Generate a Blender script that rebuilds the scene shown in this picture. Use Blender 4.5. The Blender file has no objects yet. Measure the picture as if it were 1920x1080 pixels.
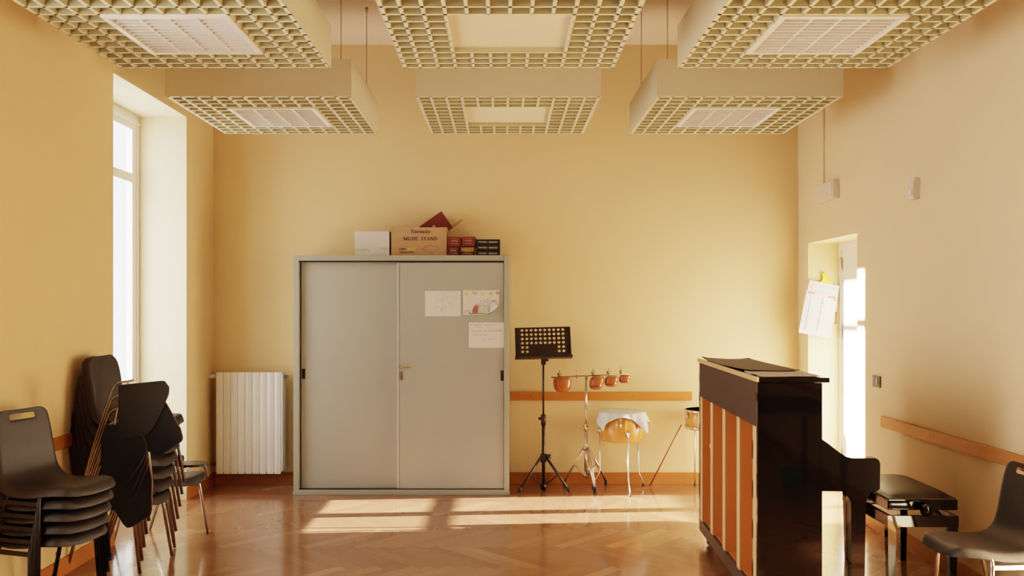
import bpy, bmesh, math, random
from mathutils import Vector, Matrix, Euler
random.seed(7)
C = bpy.context.scene
COL = C.collection
PI = math.pi
R = math.radians

# ------------------------------------------------------------------ materials
def mat(name, col, rough=0.5, metal=0.0, spec=0.5, coat=0.0, coat_r=0.05, noise=0.0, nscale=8.0, bump=0.0, bscale=60.0, emit=None):
    m = bpy.data.materials.new(name); m.use_nodes = True
    nt = m.node_tree; b = nt.nodes['Principled BSDF']
    b.inputs['Base Color'].default_value = (*col, 1)
    b.inputs['Roughness'].default_value = rough
    b.inputs['Metallic'].default_value = metal
    b.inputs['Specular IOR Level'].default_value = spec
    b.inputs['Coat Weight'].default_value = coat
    b.inputs['Coat Roughness'].default_value = coat_r
    if noise > 0:
        tc = nt.nodes.new('ShaderNodeTexCoord'); n = nt.nodes.new('ShaderNodeTexNoise')
        n.inputs['Scale'].default_value = nscale; n.inputs['Detail'].default_value = 4
        nt.links.new(tc.outputs['Object'], n.inputs['Vector'])
        mx = nt.nodes.new('ShaderNodeMix'); mx.data_type = 'RGBA'
        mx.inputs['A'].default_value = (*[max(0, c*(1-noise)) for c in col], 1)
        mx.inputs['B'].default_value = (*[min(1, c*(1+noise)) for c in col], 1)
        nt.links.new(n.outputs['Fac'], mx.inputs['Factor'])
        nt.links.new(mx.outputs['Result'], b.inputs['Base Color'])
    if bump > 0:
        tc = nt.nodes.new('ShaderNodeTexCoord'); n = nt.nodes.new('ShaderNodeTexNoise')
        n.inputs['Scale'].default_value = bscale; n.inputs['Detail'].default_value = 3
        nt.links.new(tc.outputs['Object'], n.inputs['Vector'])
        bp = nt.nodes.new('ShaderNodeBump'); bp.inputs['Strength'].default_value = bump; bp.inputs['Distance'].default_value = 0.01
        nt.links.new(n.outputs['Fac'], bp.inputs['Height']); nt.links.new(bp.outputs['Normal'], b.inputs['Normal'])
    return m

def wood(name, c1, c2, rough=0.4, scale=(2, 30, 30), coat=0.0):
    m = mat(name, c1, rough, coat=coat)
    nt = m.node_tree; b = nt.nodes['Principled BSDF']
    tc = nt.nodes.new('ShaderNodeTexCoord'); mp = nt.nodes.new('ShaderNodeMapping')
    mp.inputs['Scale'].default_value = scale
    n = nt.nodes.new('ShaderNodeTexNoise'); n.inputs['Scale'].default_value = 1.5; n.inputs['Detail'].default_value = 5
    mx = nt.nodes.new('ShaderNodeMix'); mx.data_type = 'RGBA'
    mx.inputs['A'].default_value = (*c1, 1); mx.inputs['B'].default_value = (*c2, 1)
    nt.links.new(tc.outputs['Object'], mp.inputs['Vector']); nt.links.new(mp.outputs['Vector'], n.inputs['Vector'])
    nt.links.new(n.outputs['Fac'], mx.inputs['Factor']); nt.links.new(mx.outputs['Result'], b.inputs['Base Color'])
    return m

M = {}
M['wall'] = mat('yellow_plaster', (0.79, 0.615, 0.375), 0.85, spec=0.2, noise=0.03, nscale=1.5, bump=0.06, bscale=90)
M['wall_r'] = mat('right_wall_plaster_lit', (0.80, 0.66, 0.46), 0.8, spec=0.2, noise=0.03, nscale=1.5, bump=0.06, bscale=90)  # paler copy of the wall plaster: white light on this wall put into colour
M['jamb'] = mat('jamb_plaster', (0.80, 0.71, 0.52), 0.8, spec=0.2, noise=0.02, nscale=2)
M['door_jamb'] = mat('door_jamb_plaster', (0.80, 0.66, 0.38), 0.8, spec=0.2, noise=0.02, nscale=2)
M['ceiling'] = mat('ceiling_paint', (0.80, 0.68, 0.56), 0.9, spec=0.2, noise=0.02, nscale=2)
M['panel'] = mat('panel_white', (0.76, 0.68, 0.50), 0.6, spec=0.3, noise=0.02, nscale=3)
M['panel_side'] = mat('panel_side_shade', (0.60, 0.53, 0.40), 0.7, spec=0.3, noise=0.02, nscale=3)  # darker than panel white: shade on the hanging sides put into colour
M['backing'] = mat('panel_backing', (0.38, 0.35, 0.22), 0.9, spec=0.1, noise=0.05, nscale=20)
M['blade_shade'] = mat('grid_side_shade', (0.50, 0.45, 0.29), 0.8, spec=0.2, noise=0.04, nscale=10)  # shade inside the grid cells, put into the colour of the blade sides
M['white_paint'] = mat('white_paint', (0.84, 0.82, 0.78), 0.35, noise=0.02)
M['rad'] = mat('radiator_enamel', (0.80, 0.79, 0.76), 0.35, noise=0.02)
M['frame_white'] = mat('window_paint', (0.80, 0.78, 0.74), 0.4, noise=0.02)
M['blade'] = mat('louvre_white', (0.85, 0.80, 0.74), 0.35, noise=0.02)
M['reflector'] = mat('lamp_reflector', (0.50, 0.49, 0.50), 0.3, metal=0.5, noise=0.02)
M['cable'] = mat('steel_cable', (0.30, 0.22, 0.12), 0.5, metal=0.5)
M['cab'] = mat('cabinet_grey_enamel', (0.365, 0.372, 0.335), 0.42, spec=0.45, noise=0.03, nscale=3)
M['cab_frame'] = mat('cabinet_frame_enamel', (0.33, 0.335, 0.285), 0.45, spec=0.4, noise=0.03, nscale=3)
M['black_plastic'] = mat('black_plastic', (0.022, 0.018, 0.017), 0.45, spec=0.4, noise=0.2, bump=0.15, bscale=250)
M['shell'] = mat('chair_shell_plastic', (0.030, 0.025, 0.025), 0.42, spec=0.5, noise=0.15, nscale=12, bump=0.2, bscale=300)
M['shell_b'] = mat('student_chair_plastic', (0.034, 0.026, 0.025), 0.5, spec=0.4, noise=0.15, nscale=12, bump=0.2, bscale=300)
M['tablet'] = mat('tablet_laminate', (0.022, 0.025, 0.036), 0.33, spec=0.4, noise=0.1, bump=0.1, bscale=300)
M['edge'] = mat('tablet_edge_lit', (0.16, 0.11, 0.09), 0.35, noise=0.1)  # lighter than the laminate: light caught along the edges, put into colour
M['chrome'] = mat('chrome', (0.82, 0.78, 0.74), 0.16, metal=1.0)
M['nickel'] = mat('worn_nickel_tube', (0.50, 0.46, 0.43), 0.28, metal=1.0)
M['brass'] = mat('dull_brass', (0.36, 0.29, 0.16), 0.4, metal=0.8)
M['dark_metal'] = mat('black_steel_tube', (0.028, 0.027, 0.03), 0.28, metal=0.4, spec=0.6)
M['stand_black'] = mat('stand_black_paint', (0.030, 0.020, 0.017), 0.35, spec=0.5)
M['rubber'] = mat('rubber', (0.03, 0.03, 0.03), 0.7)
M['piano'] = mat('piano_black_lacquer', (0.005, 0.004, 0.004), 0.06, spec=0.45, coat=0.35, coat_r=0.02)
M['piano_back'] = mat('piano_back_fabric', (0.085, 0.062, 0.050), 0.8, spec=0.15, noise=0.12, nscale=40)
M['lid'] = mat('piano_lid_cover', (0.050, 0.040, 0.034), 0.6, noise=0.2, nscale=30)
M['beam'] = mat('piano_beam_paint', (0.075, 0.06, 0.058), 0.35, spec=0.4, noise=0.1)
M['orange_wood'] = wood('soundboard_spruce', (0.52, 0.225, 0.08), (0.60, 0.27, 0.10), 0.5, (3, 20, 3))
M['post_wood'] = wood('pale_beech', (0.70, 0.48, 0.29), (0.60, 0.40, 0.23), 0.5, (30, 30, 3))
M['tan_strip'] = mat('lid_edge_tan', (0.55, 0.38, 0.20), 0.5, noise=0.1)
M['rail'] = wood('rail_wood', (0.47, 0.185, 0.045), (0.40, 0.145, 0.033), 0.45, (3, 3, 40))
M['rail_pale'] = wood('rail_wood_pale', (0.55, 0.27, 0.105), (0.46, 0.21, 0.075), 0.45, (3, 3, 40))
M['base'] = wood('skirting_wood', (0.40, 0.155, 0.045), (0.32, 0.11, 0.03), 0.4, (3, 3, 40))
M['temple'] = wood('temple_block_wood', (0.40, 0.125, 0.04), (0.28, 0.075, 0.022), 0.3, (10, 10, 40), coat=0.4)
M['slot'] = mat('slot_dark', (0.10, 0.03, 0.015), 0.7)
M['drum'] = wood('maple_shell', (0.62, 0.29, 0.085), (0.52, 0.22, 0.06), 0.25, (8, 8, 60), coat=0.5)
M['skin'] = mat('drum_head', (0.8, 0.78, 0.72), 0.5, noise=0.02)
M['leather'] = mat('black_leatherette', (0.030, 0.022, 0.019), 0.38, spec=0.5, bump=0.3, bscale=220)
M['carton'] = mat('corrugated_card', (0.47, 0.305, 0.19), 0.8, spec=0.2, noise=0.05, nscale=12)
M['tape'] = mat('brown_tape', (0.43, 0.26, 0.11), 0.35)
M['ink'] = mat('brown_ink', (0.10, 0.055, 0.035), 0.8)
M['ink_blue'] = mat('logo_ink', (0.10, 0.075, 0.08), 0.8)
M['maroon'] = mat('maroon_card', (0.165, 0.032, 0.026), 0.55, noise=0.15, nscale=15)
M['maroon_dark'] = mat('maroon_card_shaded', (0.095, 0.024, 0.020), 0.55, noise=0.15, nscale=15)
M['pinkprint'] = mat('pink_print', (0.52, 0.30, 0.26), 0.6)
M['goldprint'] = mat('gold_label', (0.36, 0.20, 0.06), 0.6, noise=0.2, nscale=60)
M['black_card'] = mat('black_card', (0.022, 0.018, 0.012), 0.45)
M['whiteprint'] = mat('white_print', (0.55, 0.52, 0.47), 0.6)
M['whitebox'] = mat('white_card', (0.66, 0.62, 0.60), 0.6, noise=0.03, nscale=5)
M['green_pale'] = mat('pale_green_print', (0.50, 0.55, 0.36), 0.6)
M['yellow_pale'] = mat('pale_yellow_label', (0.52, 0.43, 0.16), 0.6)
M['paper'] = mat('paper', (0.76, 0.72, 0.69), 0.8, noise=0.02, nscale=9)
M['paper_b'] = mat('paper_cool', (0.74, 0.72, 0.67), 0.8, noise=0.04, nscale=9)
M['pen'] = mat('pen_violet', (0.24, 0.18, 0.22), 0.8)
M['pen_light'] = mat('pencil_faint', (0.45, 0.36, 0.38), 0.8)
M['p_yellow'] = mat('crayon_yellow', (0.72, 0.60, 0.16), 0.8)
M['p_orange'] = mat('crayon_orange', (0.76, 0.42, 0.22), 0.8)
M['p_green'] = mat('crayon_green', (0.46, 0.58, 0.20), 0.8)
M['p_pink'] = mat('crayon_pink', (0.75, 0.28, 0.30), 0.8)
M['p_maroon'] = mat('crayon_maroon', (0.42, 0.13, 0.16), 0.8)
M['p_ground'] = mat('crayon_dark_green', (0.20, 0.34, 0.24), 0.8)
M['p_blue'] = mat('crayon_blue', (0.40, 0.54, 0.58), 0.8)
M['p_mint'] = mat('crayon_mint', (0.60, 0.66, 0.52), 0.8)
M['p_violet'] = mat('crayon_violet', (0.36, 0.24, 0.42), 0.8)
M['red'] = mat('red_print', (0.75, 0.14, 0.09), 0.7)
M['grey_print'] = mat('grey_print', (0.38, 0.34, 0.32), 0.7)
M['yellow_plastic'] = mat('yellow_plastic', (0.85, 0.74, 0.06), 0.4)
M['grey_plastic'] = mat('grey_switch_plastic', (0.16, 0.13, 0.12), 0.4)
M['key_grey'] = mat('switch_key', (0.50, 0.46, 0.42), 0.4)
M['cream_plastic'] = mat('cream_plastic', (0.74, 0.66, 0.56), 0.45, noise=0.02)
M['teal'] = mat('teal_plastic', (0.015, 0.38, 0.31), 0.4)
M['stick'] = wood('brown_stick', (0.34, 0.17, 0.07), (0.27, 0.12, 0.05), 0.5, (20, 20, 3))
M['table_black'] = mat('black_table', (0.03, 0.028, 0.03), 0.5)
M['ivory'] = mat('ivory_keys', (0.8, 0.78, 0.7), 0.3)
M['sheet'] = mat('grey_paper', (0.46, 0.41, 0.38), 0.7, noise=0.05, nscale=12)

def cloth_mat():
    m = mat('patterned_cloth', (0.7, 0.7, 0.64), 0.85, spec=0.1)
    nt = m.node_tree; b = nt.nodes['Principled BSDF']
    tc = nt.nodes.new('ShaderNodeTexCoord'); n = nt.nodes.new('ShaderNodeTexNoise')
    n.inputs['Scale'].default_value = 7; n.inputs['Detail'].default_value = 1
    cr = nt.nodes.new('ShaderNodeValToRGB')
    e = cr.color_ramp.elements
    e[0].position = .35; e[0].color = (0.60, 0.64, 0.66, 1); e[1].position = .66; e[1].color = (0.74, 0.60, 0.24, 1)
    x = e.new(.5); x.color = (0.64, 0.67, 0.56, 1); x = e.new(.6); x.color = (0.70, 0.70, 0.62, 1)
    nt.links.new(tc.outputs['Object'], n.inputs['Vector']); nt.links.new(n.outputs['Fac'], cr.inputs['Fac'])
    nt.links.new(cr.outputs['Color'], b.inputs['Base Color'])
    return m
M['cloth'] = cloth_mat()

def glass_mat():
    m = bpy.data.materials.new('window_glass'); m.use_nodes = True
    nt = m.node_tree; nt.nodes.clear()
    o = nt.nodes.new('ShaderNodeOutputMaterial'); t = nt.nodes.new('ShaderNodeBsdfTransparent')
    g = nt.nodes.new('ShaderNodeBsdfGlossy'); g.inputs['Roughness'].default_value = 0.02
    mx = nt.nodes.new('ShaderNodeMixShader')
    mx.inputs['Fac'].default_value = 0.05
    nt.links.new(t.outputs[0], mx.inputs[1]); nt.links.new(g.outputs[0], mx.inputs[2]); nt.links.new(mx.outputs[0], o.inputs['Surface'])
    return m
M['glass'] = glass_mat()

def floor_mat():
    m = mat('herringbone_parquet', (0.3, 0.15, 0.07), 0.16, spec=0.5, coat=0.35, coat_r=0.08)
    nt = m.node_tree; b = nt.nodes['Principled BSDF']
    at = nt.nodes.new('ShaderNodeAttribute'); at.attribute_name = 'tone'
    cr = nt.nodes.new('ShaderNodeValToRGB'); e = cr.color_ramp.elements
    e[0].position = 0; e[0].color = (0.255, 0.125, 0.075, 1)
    e[1].position = 1; e[1].color = (0.40, 0.235, 0.135, 1)
    x = e.new(.5); x.color = (0.32, 0.172, 0.10, 1)
    nt.links.new(at.outputs['Fac'], cr.inputs['Fac'])
    tc = nt.nodes.new('ShaderNodeTexCoord'); n = nt.nodes.new('ShaderNodeTexNoise')
    n.inputs['Scale'].default_value = 18; n.inputs['Detail'].default_value = 5
    nt.links.new(tc.outputs['Object'], n.inputs['Vector'])
    mr = nt.nodes.new('ShaderNodeMapRange'); mr.inputs['To Min'].default_value = 0.88; mr.inputs['To Max'].default_value = 1.1
    nt.links.new(n.outputs['Fac'], mr.inputs['Value'])
    mx = nt.nodes.new('ShaderNodeMix'); mx.data_type = 'RGBA'; mx.blend_type = 'MULTIPLY'; mx.inputs['Factor'].default_value = 1
    nt.links.new(cr.outputs['Color'], mx.inputs['A']); nt.links.new(mr.outputs['Result'], mx.inputs['B'])
    nt.links.new(mx.outputs['Result'], b.inputs['Base Color'])
    n2 = nt.nodes.new('ShaderNodeTexNoise'); n2.inputs['Scale'].default_value = 5; n2.inputs['Detail'].default_value = 2
    nt.links.new(tc.outputs['Object'], n2.inputs['Vector'])
    bp = nt.nodes.new('ShaderNodeBump'); bp.inputs['Strength'].default_value = 0.05; bp.inputs['Distance'].default_value = 0.02
    nt.links.new(n2.outputs['Fac'], bp.inputs['Height']); nt.links.new(bp.outputs['Normal'], b.inputs['Normal'])
    return m
M['floor'] = floor_mat()

# ------------------------------------------------------------------ helpers
def box(bm, x0, x1, y0, y1, z0, z1, mx=None, bev=0.0):
    vs = [bm.verts.new((x, y, z)) for x in (x0, x1) for y in (y0, y1) for z in (z0, z1)]
    fs = [bm.faces.new([vs[i] for i in f]) for f in ((0, 1, 3, 2), (4, 6, 7, 5), (0, 4, 5, 1), (2, 3, 7, 6), (0, 2, 6, 4), (1, 5, 7, 3))]
    if bev > 0:
        es = list({e for f in fs for e in f.edges})
        r = bmesh.ops.bevel(bm, geom=es, offset=bev, segments=2, affect='EDGES', profile=0.6)
        vs = [v for v in r['verts']]
    if mx is not None:
        bmesh.ops.transform(bm, matrix=mx, verts=vs)
    return vs

def fillet(pts, r, n=5):
    pts = [Vector(p) for p in pts]
    out = [pts[0]]
    for i in range(1, len(pts)-1):
        a, b, c = pts[i-1], pts[i], pts[i+1]
        d1 = (a-b); d2 = (c-b); k = min(r, d1.length*.45, d2.length*.45)
        p0 = b + d1.normalized()*k; p2 = b + d2.normalized()*k
        for j in range(n+1):
            t = j/n; out.append(p0*(1-t)**2 + b*2*t*(1-t) + p2*t*t)
    out.append(pts[-1]); return out

def tube(bm, pts, r, n=10, bend=0.0, r_end=None):
    pts = fillet(pts, bend) if bend > 0 else [Vector(p) for p in pts]
    rings = []; N = len(pts)
    up = None
    for i, p in enumerate(pts):
        t = (pts[min(i+1, N-1)] - pts[max(i-1, 0)]).normalized()
        if up is None:
            up = Vector((0, 0, 1)) if abs(t.z) < .9 else Vector((0, 1, 0))
        s = t.cross(up).normalized(); up = s.cross(t).normalized()
        rr = r if r_end is None else r + (r_end-r)*i/(N-1)
        rings.append([bm.verts.new(p + (s*math.cos(2*PI*k/n) + up*math.sin(2*PI*k/n))*rr) for k in range(n)])
    for a, b in zip(rings, rings[1:]):
        for k in range(n):
            f = bm.faces.new((a[k], a[(k+1) % n], b[(k+1) % n], b[k])); f.smooth = True
    bm.faces.new(list(reversed(rings[0]))); bm.faces.new(rings[-1])

def cyl(bm, c, axis, r, h, n=24, r2=None):
    a = Vector(axis).normalized(); c = Vector(c)
    tube(bm, [c - a*h/2, c + a*h/2], r, n, r_end=r2)

def lathe(bm, prof, c=(0, 0, 0), n=32, smooth=True):
    rings = [[bm.verts.new((c[0]+r*math.cos(2*PI*k/n), c[1]+r*math.sin(2*PI*k/n), c[2]+z)) for k in range(n)] for r, z in prof]
    for a, b in zip(rings, rings[1:]):
        for k in range(n):
            f = bm.faces.new((a[k], a[(k+1) % n], b[(k+1) % n], b[k])); f.smooth = smooth
    if prof[0][0] > 1e-4: bm.faces.new(list(reversed(rings[0])))
    if prof[-1][0] > 1e-4: bm.faces.new(rings[-1])

def prism(bm, pts, axis, a0, a1):
    """extrude polygon; axis 'y': pts are (x,z); axis 'x': (y,z); axis 'z': (x,y)"""
    def mk(p, a):
        return {'y': (p[0], a, p[1]), 'x': (a, p[0], p[1]), 'z': (p[0], p[1], a)}[axis]
    A = [bm.verts.new(mk(p, a0)) for p in pts]; B = [bm.verts.new(mk(p, a1)) for p in pts]
    n = len(pts)
    bm.faces.new(A); bm.faces.new(list(reversed(B)))
    for i in range(n): bm.faces.new((A[i], B[i], B[(i+1) % n], A[(i+1) % n]))

def obj(name, bm, m, parent=None, smooth=None):
    bmesh.ops.recalc_face_normals(bm, faces=bm.faces)
    me = bpy.data.meshes.new(name); bm.to_mesh(me); bm.free()
    for mm in (m if isinstance(m, (list, tuple)) else [m]): me.materials.append(mm)
    o = bpy.data.objects.new(name, me); COL.objects.link(o)
    if parent is not None: o.parent = parent
    if smooth: me.shade_smooth()
    return o

def tag(o, label, cat, group=None):
    o['label'] = label; o['category'] = cat
    if group: o['group'] = group
    return o

def thing(name, label, cat, loc=(0, 0, 0), rz=0, group=None):
    o = bpy.data.objects.new(name, None); COL.objects.link(o)
    o.location = loc; o.rotation_euler = (0, 0, rz); o.empty_display_size = .05
    return tag(o, label, cat, group)

def struct(name, bm, m, parent=None):
    o = obj(name, bm, m, parent)
    if parent is None: o['kind'] = 'structure'
    return o

def dup(root, loc, rz=None, label=None, group=None):
    r = root.copy(); COL.objects.link(r); r.location = loc
    if rz is not None: r.rotation_euler = (0, 0, rz)
    if label: r['label'] = label
    if group: r['group'] = group
    for ch in list(root.children):
        c = ch.copy(); COL.objects.link(c); c.parent = r
        for g in list(ch.children):
            d = g.copy(); COL.objects.link(d); d.parent = c
    return r

def B(): return bmesh.new()

def text(name, body, size, m, parent, loc, rot=(PI/2, 0, 0), align='CENTER', bold=0.0, shear=0.0, xs=1.0):
    cu = bpy.data.curves.new(name, 'FONT'); cu.body = body; cu.size = size; cu.align_x = align; cu.align_y = 'CENTER'
    cu.offset = bold; cu.shear = shear
    t = bpy.data.objects.new('tmp', cu); COL.objects.link(t)
    me = bpy.data.meshes.new_from_object(t.evaluated_get(bpy.context.evaluated_depsgraph_get()))
    bpy.data.objects.remove(t); bpy.data.curves.remove(cu)
    me.materials.clear(); me.materials.append(m)
    for v in me.vertices: v.co.x *= xs
    o = bpy.data.objects.new(name, me); COL.objects.link(o); o.parent = parent
    o.location = loc; o.rotation_euler = rot
    return o

def ribbon(bm, pts, w, y=0.0):
    """flat pen stroke in the xz plane at depth y"""
    pts = [Vector((p[0], p[1])) for p in pts]
    L = []
    for i, p in enumerate(pts):
        t = (pts[min(i+1, len(pts)-1)] - pts[max(i-1, 0)])
        t = t.normalized() if t.length > 0 else Vector((1, 0))
        nn = Vector((-t.y, t.x))*w/2
        L.append((bm.verts.new((p.x+nn.x, y, p.y+nn.y)), bm.verts.new((p.x-nn.x, y, p.y-nn.y))))
    for a, b in zip(L, L[1:]): bm.faces.new((a[0], b[0], b[1], a[1]))

def blob(bm, pts, y=0.0):
    bm.faces.new([bm.verts.new((p[0], y, p[1])) for p in pts])

def ell(cx, cz, rx, rz, n=20, a0=0, a1=2*PI, rot=0):
    full = abs(a1-a0-2*PI) < 1e-6
    out = []
    for k in range(n if full else n+1):
        a = a0+(a1-a0)*k/n; x = rx*math.cos(a); z = rz*math.sin(a)
        out.append((cx+x*math.cos(rot)-z*math.sin(rot), cz+x*math.sin(rot)+z*math.cos(rot)))
    return out

# ------------------------------------------------------------------ room dimensions
XL, XR, YB, YF, ZC = -2.56, 2.61, 7.64, -2.4, 3.88
XWL, XWR = -3.02, 2.95

# floor: herringbone planks
def make_floor():
    bm = B(); lay = bm.loops.layers.color.new('tone')
    L, W = 0.62, 0.0775
    x0, x1, y0, y1 = XWL+.02, XWR-.02, YF, YB
    c, s = math.cos(R(45)), math.sin(R(45))
    rnd = random.Random(3)
    k = int(L/W)
    rngN = 30
    for i in range(-110, 110):
        for j in range(-14, 15):
            # herringbone lattice in rotated frame
            for typ in (0, 1):
                if typ == 0:
                    ax = i*W + j*(L+0) ; ay = i*W - j*L
                    q = [(ax, ay), (ax+L, ay), (ax+L, ay+W), (ax, ay+W)]
                else:
                    ax = i*W + j*L ; ay = i*W - j*L
                    q = [(ax-W, ay), (ax, ay), (ax, ay+L), (ax-W, ay+L)]
                    q = [(p[0], p[1]+W-W) for p in q]
                P = [(p[0]*c-p[1]*s, p[0]*s+p[1]*c+3.0) for p in q]
                P = [(p[1]-3.0+0.0, p[0]+3.0) for p in P]
                if max(p[0] for p in P) < x0 or min(p[0] for p in P) > x1 or max(p[1] for p in P) < y0 or min(p[1] for p in P) > y1: continue
                f = bm.faces.new([bm.verts.new((p[0], p[1], 0)) for p in P])
                t = max(0, min(1, rnd.gauss(0.62 if typ == 0 else 0.38, 0.16)))  # random plank tone; offset by direction paints in how each row reflects light
                for lp in f.loops: lp[lay] = (t, t, t, 1)
    # clip to room
    for co, no in (((x0, 0, 0), (-1, 0, 0)), ((x1, 0, 0), (1, 0, 0)), ((0, y0, 0), (0, -1, 0)), ((0, y1, 0), (0, 1, 0))):
        bmesh.ops.bisect_plane(bm, geom=bm.verts[:]+bm.edges[:]+bm.faces[:], plane_co=co, plane_no=no, clear_outer=True)
    fs = [f for f in bm.faces if f.normal.z < 0]
    for f in bm.faces:
        f.normal_update()
        if f.normal.z < 0: f.normal_flip()
    # solid slab below
    for v in box(bm, x0, x1, y0, y1, -0.12, -0.001): pass
    me = bpy.data.meshes.new('floor'); bm.to_mesh(me); bm.free(); me.materials.append(M['floor'])
    o = bpy.data.objects.new('floor', me); COL.objects.link(o); o['kind'] = 'structure'
make_floor()

bm = B(); box(bm, XWL, XWR, YF, YB, ZC, ZC+.15); struct('ceiling', bm, M['ceiling'])
bm = B(); box(bm, XWL, XWR, YB, YB+.2, 0, ZC); struct('wall_back', bm, M['wall'])
bm = B(); box(bm, XWL, XWR, YF-.2, YF, 0, ZC); struct('wall_front', bm, M['wall'])

# left wall with three window recesses (y ranges)
WINS = [(5.67, 6.99), (2.2, 3.52)]
ZT = 3.10
bm = B()
edges = [YF, WINS[1][0], WINS[1][1], WINS[0][0], WINS[0][1], YB]
for a, b in zip(edges[0::2], edges[1::2]): box(bm, XWL, XL, a, b, 0, ZC)
for a, b in WINS: box(bm, XWL, XL, a, b, ZT, ZC)
struct('wall_left', bm, M['wall'])
# paler lining of the recesses
for i, (a, b) in enumerate(WINS):
    bm = B()
    box(bm, XWL+.05, XL+.001, b-.004, b+.001, 0, ZT)
    box(bm, XWL+.05, XL+.001, a-.001, a+.004, 0, ZT)
    box(bm, XWL+.05, XL+.001, a, b, ZT-.004, ZT+.001)
    struct('trim_%d' % (i+1), bm, M['jamb'])

# right wall with door recess
DY0, DY1, DZ = 6.36, 7.39, 2.108
bm = B()
box(bm, XR, XWR, YF, DY0, 0, ZC); box(bm, XR, XWR, DY1, YB, 0, ZC); box(bm, XR, XWR, DY0, DY1, DZ, ZC)
struct('wall_right', bm, M['wall_r'])
bm = B()
box(bm, XR-.001, 2.88, DY1-.004, DY1+.001, 0, DZ); box(bm, XR-.001, 2.88, DY0-.001, DY0+.004, 0, DZ); box(bm, XR-.001, 2.88, DY0, DY1, DZ-.004, DZ+.001)
struct('trim_4', bm, M['door_jamb'])

# windows
def window(i, a, b):
    X0, X1 = -2.99, -2.945
    bm = B(); n = 'window_%d' % (i+1)
    g0, g1 = a+.17, b-.125
    mid0, mid1 = (a+b)/2-.05, (a+b)/2+.075
    box(bm, X0, X1, a+.004, g0, 0, ZT-.004); box(bm, X0, X1, g1, b-.004, 0, ZT-.004)
    box(bm, X0, X1, g0, g1, 2.97, ZT-.004); box(bm, X0, X1, g0, g1, 0, .32)
    root = struct(n, bm, M['frame_white'])
    bm = B(); box(bm, X0-.01, X1+.012, mid0, mid1, .32, 2.97)
    for (z0, z1) in ((.495, .53), (.90, .985), (2.55, 2.62)):
        box(bm, X0, X1, g0, mid0, z0, z1); box(bm, X0, X1, mid1, g1, z0, z1)
    obj('casement_bars', bm, M['frame_white'], root)
    bm = B()
    tube(bm, [(X1+.012, mid0+.06, .4), (X1+.012, mid0+.06, 2.5)], .006, 8)
    cyl(bm, (X1+.03, mid0+.06, 1.3), (1, 0, 0), .012, .05)
    tube(bm, [(X1+.05, mid0+.06, 1.3), (X1+.05, mid0+.06, 1.19)], .009, 8)
    obj('espagnolette', bm, M['brass'], root)
    bm = B()
    # top casing line
    box(bm, X1, X1+.02, a+.02, b-.02, 3.02, 3.035); box(bm, X1, X1+.012, b-.05, b-.03, .05, 3.02)
    obj('casing_bead', bm, M['frame_white'], root)
    bm = B(); box(bm, -2.972, -2.966, g0, g1, .32, 2.97); obj('pane', bm, M['glass'], root)
for i, (a, b) in enumerate(WINS): window(i, a, b)

# door
bm = B(); box(bm, 2.88, 2.93, DY0, DY1, 0, DZ)
door = struct('door_1', bm, M['white_paint'])
bm = B(); box(bm, 2.868, 2.88, DY1-.05, DY1, 0, DZ); box(bm, 2.868, 2.88, DY0, DY0+.05, 0, DZ); box(bm, 2.868, 2.88, DY0+.05, DY1-.05, DZ-.06, DZ)
obj('door_frame', bm, M['white_paint'], door)
for z in (1.93, 1.35, .3):
    bm = B(); cyl(bm, (2.866, DY1-.06, z), (0, 0, 1), .009, .11); obj('hinge', bm, M['nickel'], door)
bm = B(); cyl(bm, (2.85, 6.47, 1.05), (1, 0, 0), .012, .06); tube(bm, [(2.825, 6.47, 1.05), (2.825, 6.60, 1.05)], .009, 8); obj('door_handle', bm, M['brass'], door)

# skirting
bm = B(); box(bm, XL, -1.76, YB-.014, YB, 0, .10); box(bm, .06, XR, YB-.014, YB, 0, .10)
struct('baseboard_back', bm, M['base'])
bm = B()
for a, b in zip(edges[0::2], edges[1::2]): box(bm, XL, XL+.014, a, b-(.014 if b == YB else 0), 0, .10)
struct('baseboard_left', bm, M['base'])
bm = B(); box(bm, XR-.014, XR, YF, DY0, 0, .10); box(bm, XR-.014, XR, DY1, YB-.014, 0, .10)
struct('baseboard_right', bm, M['rail_pale'])
# chair rails
def rail(name, x0, x1, y0, y1, m, dots, label):
    bm = B(); box(bm, x0, x1, y0, y1, .737, .812, bev=.003)
    o = obj(name, bm, m); o['kind'] = 'structure'
    bm = B()
    for d in dots:
        if x1-x0 > y1-y0: cyl(bm, (d, y0-.001, .775), (0, 1, 0), .005, .004, 8)
        else: cyl(bm, (x0-.001 if x0 > 0 else x1+.001, d, .775), (1, 0, 0), .005, .004, 8)
    obj('screw', bm, M['nickel'] if x0 > 2 else M['slot'], o)
rail('trim_5', .07, 1.67, YB-.02, YB, M['rail'], (.25, 1.15), '')
rail('trim_6', XR-.02, XR, -2.0, 5.93, M['rail_pale'], (5.25, 4.5, 3.5), '')
rail('trim_7', XL, XL+.02, 3.98, 5.62, M['base'], (4.3, 5.3), '')

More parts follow.
